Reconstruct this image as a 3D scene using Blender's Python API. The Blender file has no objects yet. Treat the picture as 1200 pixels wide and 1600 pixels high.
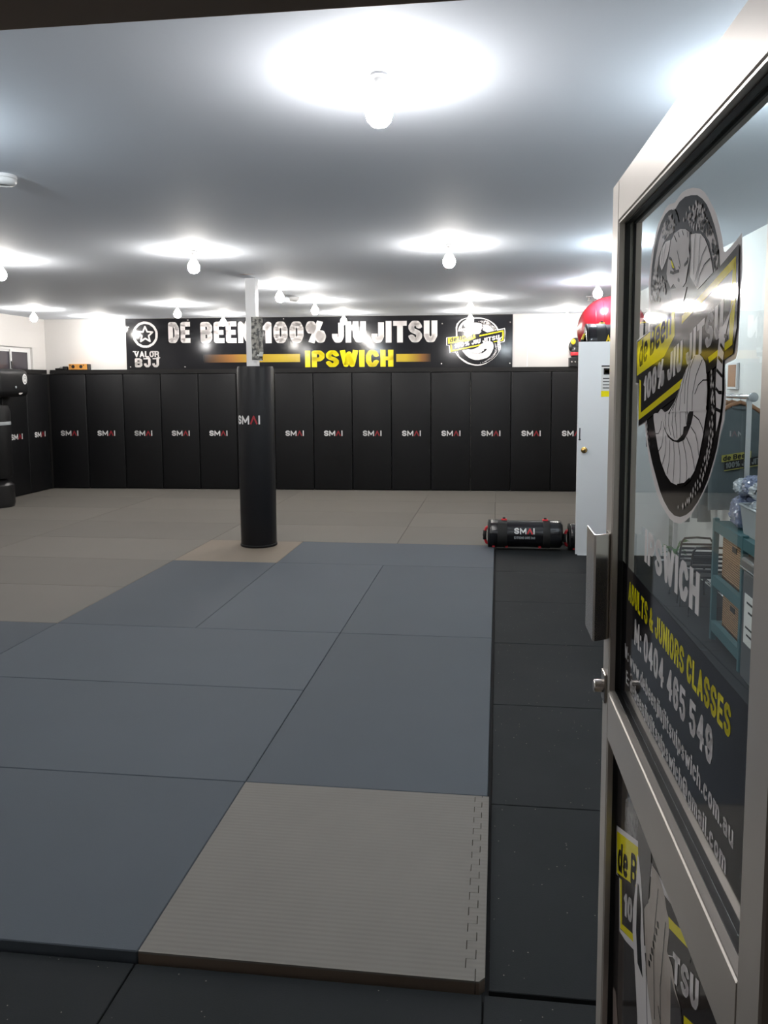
import bpy, bmesh, math, random
from mathutils import Vector, Matrix
random.seed(7)
sc = bpy.context.scene
COL = sc.collection
PI = math.pi

# ------------------------------------------------------------------ camera, world, exposure
YAW, PITCH, ROLL = -0.1259, -0.0974, -0.0046
CAM = Vector((0.0286, -2.0446, 1.6644))
F_PX, PPX, PPY = 1240.55, 621.5, 723.0
fw = Vector((math.sin(YAW)*math.cos(PITCH), math.cos(YAW)*math.cos(PITCH), math.sin(PITCH)))
rt = Vector((math.cos(YAW), -math.sin(YAW), 0)); up = rt.cross(fw)
r2 = math.cos(ROLL)*rt + math.sin(ROLL)*up; u2 = -math.sin(ROLL)*rt + math.cos(ROLL)*up
cam_data = bpy.data.cameras.new('camera'); cam = bpy.data.objects.new('camera', cam_data); COL.objects.link(cam)
cam.matrix_world = Matrix(((r2.x, u2.x, -fw.x, CAM.x), (r2.y, u2.y, -fw.y, CAM.y), (r2.z, u2.z, -fw.z, CAM.z), (0, 0, 0, 1)))
cam_data.sensor_fit = 'VERTICAL'; cam_data.sensor_height = 36.0; cam_data.sensor_width = 27.0
cam_data.lens = F_PX/1600*36.0
cam_data.shift_x = (600-PPX)/1600; cam_data.shift_y = (PPY-800)/1600
cam_data.clip_start = 0.02
sc.camera = cam
world = bpy.data.worlds.new('night'); sc.world = world; world.use_nodes = True
world.node_tree.nodes['Background'].inputs[0].default_value = (0.020, 0.017, 0.015, 1)
world.node_tree.nodes['Background'].inputs[1].default_value = 3.0
sc.view_settings.view_transform = 'Standard'; sc.view_settings.look = 'None'
sc.view_settings.gamma = 1.0; sc.view_settings.use_curve_mapping = False
sc.view_settings.exposure = 0.0
BULB_STRENGTH = 410.0
cy = sc.cycles
cy.max_bounces = 8; cy.diffuse_bounces = 4; cy.glossy_bounces = 4; cy.transparent_max_bounces = 12
cy.caustics_reflective = False; cy.caustics_refractive = False
cy.sample_clamp_indirect = 6.0; cy.use_denoising = True

# ------------------------------------------------------------------ materials
def lin(c): return tuple(((v/255+0.055)/1.055)**2.4 if v > 10 else v/255/12.92 for v in c)
def mat(name, color, rough=0.5, metal=0.0, spec=0.5, coat=0.0, noise=0.0, nscale=20.0, bump=0.0, bscale=60.0, emit=None, alpha_mix=None):
    m = bpy.data.materials.new(name); m.use_nodes = True
    nt = m.node_tree; b = nt.nodes['Principled BSDF']
    b.inputs['Base Color'].default_value = (*color, 1); b.inputs['Roughness'].default_value = rough
    b.inputs['Metallic'].default_value = metal; b.inputs['Specular IOR Level'].default_value = spec
    b.inputs['Coat Weight'].default_value = coat; b.inputs['Coat Roughness'].default_value = 0.06
    tc = nt.nodes.new('ShaderNodeTexCoord')
    if noise > 0:
        n = nt.nodes.new('ShaderNodeTexNoise'); n.inputs['Scale'].default_value = nscale; n.inputs['Detail'].default_value = 6
        nt.links.new(tc.outputs['Object'], n.inputs['Vector'])
        mx = nt.nodes.new('ShaderNodeMix'); mx.data_type = 'RGBA'
        mx.inputs['A'].default_value = (*[c*(1-noise) for c in color], 1); mx.inputs['B'].default_value = (*[min(1, c*(1+noise)) for c in color], 1)
        nt.links.new(n.outputs['Fac'], mx.inputs['Factor']); nt.links.new(mx.outputs['Result'], b.inputs['Base Color'])
    if bump > 0:
        n2 = nt.nodes.new('ShaderNodeTexNoise'); n2.inputs['Scale'].default_value = bscale; n2.inputs['Detail'].default_value = 4
        nt.links.new(tc.outputs['Object'], n2.inputs['Vector'])
        bp = nt.nodes.new('ShaderNodeBump'); bp.inputs['Strength'].default_value = bump; bp.inputs['Distance'].default_value = 0.004
        nt.links.new(n2.outputs['Fac'], bp.inputs['Height']); nt.links.new(bp.outputs['Normal'], b.inputs['Normal'])
    if emit:
        b.inputs['Emission Color'].default_value = (*emit[0], 1); b.inputs['Emission Strength'].default_value = emit[1]
    return m

M = {}
M['ceiling'] = mat('ceiling_paint', (0.70, 0.745, 0.815), 0.75, spec=0.25)
M['plaster'] = mat('white_plaster', (0.58, 0.565, 0.55), 0.6, noise=0.02, nscale=3)
M['wall_right'] = mat('white_wall_paint', (0.76, 0.77, 0.76), 0.55, noise=0.02, nscale=3)
def brick_mat():
    m = mat('painted_brick', (0.58, 0.565, 0.55), 0.6)
    nt = m.node_tree; b = nt.nodes['Principled BSDF']; tc = nt.nodes['Texture Coordinate']
    mp = nt.nodes.new('ShaderNodeMapping'); mp.inputs['Rotation'].default_value = (PI/2, 0, PI/2)
    br = nt.nodes.new('ShaderNodeTexBrick'); br.inputs['Scale'].default_value = 1.0
    br.inputs['Brick Width'].default_value = 0.24; br.inputs['Row Height'].default_value = 0.086; br.inputs['Mortar Size'].default_value = 0.006
    br.inputs['Color1'].default_value = (1, 1, 1, 1); br.inputs['Color2'].default_value = (0.9, 0.9, 0.9, 1); br.inputs['Mortar'].default_value = (0.2, 0.2, 0.2, 1)
    nt.links.new(tc.outputs['Object'], mp.inputs['Vector']); nt.links.new(mp.outputs['Vector'], br.inputs['Vector'])
    bp = nt.nodes.new('ShaderNodeBump'); bp.inputs['Strength'].default_value = 0.35; bp.inputs['Distance'].default_value = 0.006
    nt.links.new(br.outputs['Color'], bp.inputs['Height']); nt.links.new(bp.outputs['Normal'], b.inputs['Normal'])
    return m
M['brick'] = brick_mat()
M['slab'] = mat('dark_sealed_slab', (0.016, 0.016, 0.017), 0.8, spec=0.2, noise=0.2, nscale=6)
def rubber_mat():
    m = mat('speckled_rubber', (0.020, 0.021, 0.022), 0.75, spec=0.12, bump=0.15, bscale=220)
    nt = m.node_tree; b = nt.nodes['Principled BSDF']; tc = nt.nodes['Texture Coordinate']
    v = nt.nodes.new('ShaderNodeTexVoronoi'); v.inputs['Scale'].default_value = 70
    geo = nt.nodes.new('ShaderNodeNewGeometry')
    nt.links.new(geo.outputs['Position'], v.inputs['Vector'])
    n = nt.nodes.new('ShaderNodeTexNoise'); n.inputs['Scale'].default_value = 2.3; n.inputs['Detail'].default_value = 5
    nt.links.new(geo.outputs['Position'], n.inputs['Vector'])
    r1 = nt.nodes.new('ShaderNodeValToRGB'); r1.color_ramp.elements[0].position = 0.10; r1.color_ramp.elements[0].color = (1, 1, 1, 1)
    r1.color_ramp.elements[1].position = 0.16; r1.color_ramp.elements[1].color = (0, 0, 0, 1)
    nt.links.new(v.outputs['Distance'], r1.inputs['Fac'])
    sep = nt.nodes.new('ShaderNodeSeparateColor'); nt.links.new(v.outputs['Color'], sep.inputs['Color'])
    gt = nt.nodes.new('ShaderNodeMath'); gt.operation = 'GREATER_THAN'; gt.inputs[1].default_value = 0.93
    nt.links.new(sep.outputs['Red'], gt.inputs[0])
    mul = nt.nodes.new('ShaderNodeMath'); mul.operation = 'MULTIPLY'
    nt.links.new(r1.outputs['Color'], mul.inputs[0]); nt.links.new(gt.outputs['Value'], mul.inputs[1])
    base = nt.nodes.new('ShaderNodeMix'); base.data_type = 'RGBA'
    base.inputs['A'].default_value = (0.010, 0.012, 0.013, 1); base.inputs['B'].default_value = (0.022, 0.024, 0.025, 1)
    nt.links.new(n.outputs['Fac'], base.inputs['Factor'])
    mx = nt.nodes.new('ShaderNodeMix'); mx.data_type = 'RGBA'; mx.inputs['B'].default_value = (0.20, 0.19, 0.16, 1)
    nt.links.new(base.outputs['Result'], mx.inputs['A']); nt.links.new(mul.outputs['Value'], mx.inputs['Factor']); nt.links.new(mx.outputs['Result'], b.inputs['Base Color'])
    return m
M['rubber'] = rubber_mat()
M['rubber_plain'] = mat('matte_black_rubber', (0.018, 0.018, 0.018), 0.6)
def mat_foam(name, c): return mat(name, c, 0.66, spec=0.2, noise=0.05, nscale=2.2, bump=0.15, bscale=260)
M['mat_grey'] = [mat_foam('grey_mat_vinyl', (0.142*k, 0.132*k, 0.117*k)) for k in (1.0, 0.95, 1.05)]
M['mat_blue'] = [mat_foam('blue_grey_mat_vinyl', (0.066*k, 0.078*k, 0.092*k)) for k in (1.0, 0.93, 1.07)]
M['mat_beige'] = mat_foam('beige_mat_vinyl', (0.20, 0.168, 0.135))
def ridge_mat():
    m = mat('ridged_grey_foam', (0.166, 0.154, 0.137), 0.7, spec=0.2, noise=0.08, nscale=5)
    nt = m.node_tree; b = nt.nodes['Principled BSDF']; tc = nt.nodes['Texture Coordinate']
    w = nt.nodes.new('ShaderNodeTexWave'); w.bands_direction = 'Y'; w.inputs['Scale'].default_value = 16; w.inputs['Distortion'].default_value = 0.15
    nt.links.new(tc.outputs['Object'], w.inputs['Vector'])
    bp = nt.nodes.new('ShaderNodeBump'); bp.inputs['Strength'].default_value = 0.13; bp.inputs['Distance'].default_value = 0.003
    nt.links.new(w.outputs['Fac'], bp.inputs['Height']); nt.links.new(bp.outputs['Normal'], b.inputs['Normal'])
    return m
M['mat_ridge'] = ridge_mat()
M['mat_core'] = mat('tan_foam_edge', (0.13, 0.095, 0.07), 0.8)
M['pad'] = mat('black_pad_vinyl', (0.0052, 0.0054, 0.0062), 0.5, spec=0.25, bump=0.12, bscale=35)
M['pad_pillar'] = mat('black_pillar_vinyl', (0.0058, 0.0063, 0.008), 0.45, spec=0.28, bump=0.06, bscale=20)
M['ledge'] = mat('black_painted_timber', (0.008, 0.0075, 0.0075), 0.55, spec=0.25)
M['white_paint'] = mat('white_gloss_paint', (0.74, 0.75, 0.77), 0.35)
M['door_white'] = mat('white_door_paint', (0.82, 0.84, 0.86), 0.4)
M['sign_black'] = mat('gloss_black_sign', (0.010, 0.010, 0.012), 0.10, spec=0.35)
M['sign_white'] = mat('gloss_white_vinyl', (0.74, 0.70, 0.69), 0.12)
M['sign_yellow'] = mat('gloss_yellow_vinyl', (0.80, 0.68, 0.01), 0.12)
M['print_white'] = mat('white_print', (0.72, 0.72, 0.72), 0.45)
M['print_red'] = mat('red_print', (0.28, 0.012, 0.02), 0.45)
M['bright_red'] = mat('red_webbing', (0.62, 0.02, 0.03), 0.5)
M['decal_white'] = mat('white_decal', (0.86, 0.81, 0.80), 0.07, spec=0.32)
M['decal_grey'] = mat('pale_grey_decal', (0.62, 0.58, 0.57), 0.07, spec=0.32)
M['decal_black'] = mat('black_decal', (0.012, 0.010, 0.010), 0.07, spec=0.32)
M['decal_yellow'] = mat('yellow_decal', (0.90, 0.78, 0.01), 0.07, spec=0.32)
M['decal_band'] = mat('dark_navy_decal', (0.011, 0.011, 0.014), 0.07, spec=0.32)
M['poster_dark'] = mat('dark_poster_print', (0.045, 0.038, 0.036), 0.08, spec=0.3)
M['poster_skin'] = mat('sepia_print', (0.36, 0.28, 0.25), 0.08, spec=0.3)
M['poster_gi'] = mat('sepia_cloth_print', (0.52, 0.45, 0.40), 0.08, noise=0.3, nscale=14)
M['poster_grey'] = mat('grey_photo_print', (0.11, 0.10, 0.10), 0.08, noise=0.45, nscale=22)
M['poster_mottle'] = mat('mottled_photo_print', (0.25, 0.24, 0.24), 0.08, noise=0.9, nscale=60)
M['alu'] = mat('warm_anodised_aluminium', (0.60, 0.55, 0.50), 0.36, metal=0.45, noise=0.05, nscale=9)
M['steel'] = mat('brushed_steel', (0.58, 0.53, 0.49), 0.26, metal=0.9)
M['gasket'] = mat('black_gasket', (0.010, 0.010, 0.010), 0.45)
M['bronze'] = mat('dark_bronze_head', (0.36, 0.28, 0.225), 0.6)
M['brass'] = mat('polished_brass', (0.72, 0.48, 0.16), 0.25, metal=0.9)
M['chrome'] = mat('chrome_tube', (0.62, 0.64, 0.66), 0.18, metal=0.95)
M['window_alu'] = mat('white_window_frame', (0.70, 0.70, 0.70), 0.4)
M['window_glass'] = mat('dark_window_glass', (0.05, 0.045, 0.055), 0.05)
M['speaker_wood'] = mat('orange_timber', (0.55, 0.25, 0.05), 0.4, noise=0.15, nscale=12)
M['black_plastic'] = mat('black_plastic', (0.012, 0.012, 0.013), 0.35)
M['bag_black'] = mat('gloss_black_bag_vinyl', (0.010, 0.010, 0.012), 0.22, spec=0.5, bump=0.5, bscale=16)
M['bag_band'] = mat('black_webbing', (0.008, 0.008, 0.008), 0.7)
M['ball_red'] = mat('red_gym_ball', (0.40, 0.010, 0.020), 0.26)
M['yellow_plastic'] = mat('yellow_strap', (0.75, 0.55, 0.02), 0.4)
M['shirt'] = mat('slate_grey_cotton', (0.115, 0.142, 0.152), 0.9, noise=0.25, nscale=8, bump=0.5, bscale=14)
M['shirt_dark'] = mat('charcoal_cotton', (0.045, 0.05, 0.055), 0.9, noise=0.25, nscale=8, bump=0.5, bscale=14)
M['trouser'] = mat('pale_grey_cotton', (0.24, 0.26, 0.27), 0.9, noise=0.15, nscale=8, bump=0.4, bscale=14)
M['wood'] = mat('varnished_hanger_wood', (0.36, 0.18, 0.09), 0.4, noise=0.15, nscale=30)
M['teal'] = mat('teal_steel', (0.045, 0.125, 0.14), 0.45)
def wicker():
    m = mat('woven_wicker', (0.40, 0.22, 0.10), 0.7)
    nt = m.node_tree; b = nt.nodes['Principled BSDF']; tc = nt.nodes['Texture Coordinate']
    w = nt.nodes.new('ShaderNodeTexWave'); w.bands_direction = 'Z'; w.inputs['Scale'].default_value = 22; w.inputs['Distortion'].default_value = 3.0; w.inputs['Detail Scale'].default_value = 6
    nt.links.new(tc.outputs['Object'], w.inputs['Vector'])
    r = nt.nodes.new('ShaderNodeValToRGB'); r.color_ramp.elements[0].color = (0.13, 0.06, 0.025, 1); r.color_ramp.elements[1].color = (0.50, 0.29, 0.14, 1)
    nt.links.new(w.outputs['Fac'], r.inputs['Fac']); nt.links.new(r.outputs['Color'], b.inputs['Base Color'])
    bp = nt.nodes.new('ShaderNodeBump'); bp.inputs['Strength'].default_value = 0.8; bp.inputs['Distance'].default_value = 0.006
    nt.links.new(w.outputs['Fac'], bp.inputs['Height']); nt.links.new(bp.outputs['Normal'], b.inputs['Normal'])
    return m
M['wicker'] = wicker()
M['tub'] = mat('milky_plastic_tub', (0.42, 0.45, 0.47), 0.22)
M['wrap_blue'] = mat('plastic_wrapped_blue_cloth', (0.24, 0.28, 0.42), 0.12, spec=0.8, coat=0.8, noise=0.6, nscale=14, bump=1.0, bscale=22)
M['wrap_white'] = mat('plastic_wrapped_white_cloth', (0.56, 0.62, 0.68), 0.12, spec=0.8, coat=0.8, noise=0.3, nscale=14, bump=1.0, bscale=22)
M['bin'] = mat('grey_bin_plastic', (0.09, 0.095, 0.10), 0.4)
M['paper'] = mat('white_paper', (0.70, 0.70, 0.68), 0.7)
M['leaf'] = mat('green_leaf', (0.06, 0.16, 0.03), 0.45)
M['pot'] = mat('dark_pot', (0.07, 0.06, 0.05), 0.6)
M['lamp_white'] = mat('white_lamp_holder', (0.75, 0.75, 0.75), 0.4)
def notice_mat():
    m = mat('grey_notice_print', (0.5, 0.5, 0.5), 0.4)
    nt = m.node_tree; b = nt.nodes['Principled BSDF']; tc = nt.nodes['Texture Coordinate']
    n = nt.nodes.new('ShaderNodeTexNoise'); n.inputs['Scale'].default_value = 26; n.inputs['Detail'].default_value = 5
    nt.links.new(tc.outputs['Object'], n.inputs['Vector'])
    r = nt.nodes.new('ShaderNodeValToRGB'); r.color_ramp.elements[0].position = 0.42; r.color_ramp.elements[0].color = (0.03, 0.03, 0.03, 1)
    r.color_ramp.elements[1].position = 0.56; r.color_ramp.elements[1].color = (0.30, 0.29, 0.26, 1)
    nt.links.new(n.outputs['Fac'], r.inputs['Fac']); nt.links.new(r.outputs['Color'], b.inputs['Base Color'])
    return m
M['notice'] = notice_mat()
def glass_mat():
    m = bpy.data.materials.new('clear_door_glass'); m.use_nodes = True
    nt = m.node_tree; nt.nodes.clear()
    out = nt.nodes.new('ShaderNodeOutputMaterial'); tr = nt.nodes.new('ShaderNodeBsdfTransparent'); gl = nt.nodes.new('ShaderNodeBsdfGlossy')
    tr.inputs['Color'].default_value = (0.90, 0.945, 0.94, 1); gl.inputs['Roughness'].default_value = 0.0; gl.inputs['Color'].default_value = (1, 1, 1, 1)
    lw = nt.nodes.new('ShaderNodeLayerWeight'); lw.inputs['Blend'].default_value = 0.5
    pw = nt.nodes.new('ShaderNodeMath'); pw.operation = 'POWER'; pw.inputs[1].default_value = 5.0
    nt.links.new(lw.outputs['Facing'], pw.inputs[0])
    ma = nt.nodes.new('ShaderNodeMath'); ma.operation = 'MULTIPLY_ADD'; ma.inputs[1].default_value = 0.96; ma.inputs[2].default_value = 0.04
    nt.links.new(pw.outputs['Value'], ma.inputs[0])
    mx = nt.nodes.new('ShaderNodeMixShader'); nt.links.new(ma.outputs['Value'], mx.inputs['Fac'])
    nt.links.new(tr.outputs['BSDF'], mx.inputs[1]); nt.links.new(gl.outputs['BSDF'], mx.inputs[2]); nt.links.new(mx.outputs['Shader'], out.inputs['Surface'])
    return m
M['glass'] = glass_mat()
def clear_mat():
    m = bpy.data.materials.new('clear_glass_rear'); m.use_nodes = True
    nt = m.node_tree; nt.nodes.clear()
    out = nt.nodes.new('ShaderNodeOutputMaterial'); tr = nt.nodes.new('ShaderNodeBsdfTransparent'); tr.inputs['Color'].default_value = (0.97, 0.99, 0.985, 1)
    nt.links.new(tr.outputs['BSDF'], out.inputs['Surface']); return m
M['glass_rear'] = clear_mat()

# ------------------------------------------------------------------ mesh helpers
class MB:
    """collects simple shapes into one mesh with material slots"""
    def __init__(self): self.v = []; self.f = []; self.mi = []
    def add(self, vs, fs, k=0):
        o = len(self.v); self.v += [tuple(p) for p in vs]
        for f in fs: self.f.append([i+o for i in f]); self.mi.append(k)
    def box(self, a, b, k=0):
        x0, y0, z0 = a; x1, y1, z1 = b
        vs = [(x0, y0, z0), (x1, y0, z0), (x1, y1, z0), (x0, y1, z0), (x0, y0, z1), (x1, y0, z1), (x1, y1, z1), (x0, y1, z1)]
        self.add(vs, [(3, 2, 1, 0), (4, 5, 6, 7), (0, 1, 5, 4), (1, 2, 6, 5), (2, 3, 7, 6), (3, 0, 4, 7)], k)
    def rbox(self, a, b, r=0.01, k=0, seg=2):
        bm = bmesh.new(); bmesh.ops.create_cube(bm, size=1)
        for v in bm.verts: v.co = Vector([a[i] + (v.co[i]+0.5)*(b[i]-a[i]) for i in range(3)])
        bmesh.ops.bevel(bm, geom=bm.edges[:], offset=r, segments=seg, affect='EDGES', profile=0.5)
        bm.verts.index_update(); self.add([v.co[:] for v in bm.verts], [[v.index for v in f.verts] for f in bm.faces], k); bm.free()
    def prism(self, pts, z0, z1, k=0):
        n = len(pts); vs = [(x, y, z0) for x, y in pts] + [(x, y, z1) for x, y in pts]
        self.add(vs, [list(range(n))[::-1], list(range(n, 2*n))] + [(i, (i+1) % n, n+(i+1) % n, n+i) for i in range(n)], k)
    def tube(self, pts, r, n=8, k=0, closed=False):
        pts = [Vector(p) for p in pts]; rings = []; m = len(pts)
        rr = r if isinstance(r, (list, tuple)) else [r]*m
        for i, p in enumerate(pts):
            d = (pts[(i+1) % m] - pts[i-1]) if closed else (pts[min(i+1, m-1)] - pts[max(i-1, 0)])
            d.normalize(); a = d.cross(Vector((0, 0, 1)))
            if a.length < 1e-3: a = d.cross(Vector((0, 1, 0)))
            a.normalize(); b = d.cross(a)
            rings.append([p + rr[i]*(math.cos(2*PI*j/n)*a + math.sin(2*PI*j/n)*b) for j in range(n)])
        vs = [q for rg in rings for q in rg]; fs = []
        for i in range(m if closed else m-1):
            i2 = (i+1) % m
            for j in range(n): fs.append((i*n+j, i*n+(j+1) % n, i2*n+(j+1) % n, i2*n+j))
        if not closed: fs += [list(range(n))[::-1], [(m-1)*n+j for j in range(n)]]
        self.add(vs, fs, k)
    def lathe(self, prof, n=24, axis='Z', org=(0, 0, 0), k=0):
        vs = []; fs = []; m = len(prof)
        for (r, h) in prof:
            for j in range(n):
                c, s = r*math.cos(2*PI*j/n), r*math.sin(2*PI*j/n)
                p = {'Z': (c, s, h), 'X': (h, c, s), 'Y': (s, h, c)}[axis]
                vs.append((p[0]+org[0], p[1]+org[1], p[2]+org[2]))
        for i in range(m-1):
            for j in range(n): fs.append((i*n+j, i*n+(j+1) % n, (i+1)*n+(j+1) % n, (i+1)*n+j))
        if prof[0][0] > 1e-6: fs.append(list(range(n))[::-1])
        if prof[-1][0] > 1e-6: fs.append([(m-1)*n+j for j in range(n)])
        self.add(vs, fs, k)
    def ellipsoid(self, c, r, nu=16, nv=10, k=0, jit=0.0, rnd=None):
        vs = []; fs = []
        for i in range(nv+1):
            t = PI*i/nv
            for j in range(nu):
                q = 1 + (rnd.uniform(-jit, jit) if rnd else 0)
                vs.append((c[0]+r[0]*q*math.sin(t)*math.cos(2*PI*j/nu), c[1]+r[1]*q*math.sin(t)*math.sin(2*PI*j/nu), c[2]-r[2]*math.cos(t)*(q if 0 < i < nv else 1)))
        for i in range(nv):
            for j in range(nu): fs.append((i*nu+j, i*nu+(j+1) % nu, (i+1)*nu+(j+1) % nu, (i+1)*nu+j))
        self.add(vs, fs, k)
    def poly2(self, pts, h=0.0, k=0):           # flat outline in the xy plane (print)
        self.add([(x, y, h) for x, y in pts], [list(range(len(pts)))], k)
    def stroke2(self, pts, w, h=0.0, k=0, cap=0.0, closed=False, joints=True):
        n = len(pts)
        for i in range(n if closed else n-1):
            a = Vector(pts[i]); b = Vector(pts[(i+1) % n]); d = (b-a)
            if d.length < 1e-6: continue
            d.normalize(); q = Vector((-d.y, d.x))*w/2
            a2 = a - d*(cap if (i == 0 and not closed) else 0); b2 = b + d*(cap if (i == n-2 and not closed) else 0)
            self.add([(*(a2-q), h), (*(b2-q), h), (*(b2+q), h), (*(a2+q), h)], [(0, 1, 2, 3)], k)
        if joints:
            for i in (range(n) if closed else range(1, n-1)):
                c = pts[i]; self.add([(c[0]+w/2*math.cos(2*PI*j/10), c[1]+w/2*math.sin(2*PI*j/10), h) for j in range(10)], [list(range(10))], k)
    def map(self, fn): self.v = [tuple(fn(*p)) for p in self.v]; return self
    def mesh(self, name, mats, smooth=False):
        me = bpy.data.meshes.new(name); me.from_pydata(self.v, [], self.f); me.update()
        for m in (mats if isinstance(mats, (list, tuple)) else [mats]): me.materials.append(m)
        for p, k in zip(me.polygons, self.mi): p.material_index = k; p.use_smooth = smooth
        bm = bmesh.new(); bm.from_mesh(me)
        return me, bm
    def build(self, name, mats, parent=None, smooth=False, fixn=True, angle=None):
        me, bm = self.mesh(name, mats, smooth)
        if fixn: bmesh.ops.recalc_face_normals(bm, faces=bm.faces)
        bm.to_mesh(me); bm.free()
        if smooth and angle: me.set_sharp_from_angle(angle=math.radians(angle))
        return link(name, me, parent)
def link(name, data, parent=None):
    o = bpy.data.objects.new(name, data); COL.objects.link(o)
    if parent: o.parent = parent
    return o
def empty(name, loc=(0, 0, 0), rz=0.0):
    o = link(name, None); o.location = loc; o.rotation_euler = (0, 0, rz); o.empty_display_size = 0.1; return o
def tag(o, label, cat=None, group=None, kind=None):
    o['label'] = label
    if cat: o['category'] = cat
    if group: o['group'] = group
    if kind: o['kind'] = kind
    return o
def struct(o, label): return tag(o, label, kind='structure')
def copy_tree(o, parent=None):
    c = o.copy(); COL.objects.link(c); c.parent = parent
    for ch in [x for x in o.children]: copy_tree(ch, c)
    return c
ORD = ['first', 'second', 'third', 'fourth', 'fifth', 'sixth', 'seventh', 'eighth', 'ninth', 'tenth', 'eleventh', 'twelfth', 'thirteenth', 'fourteenth', 'fifteenth']

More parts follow.
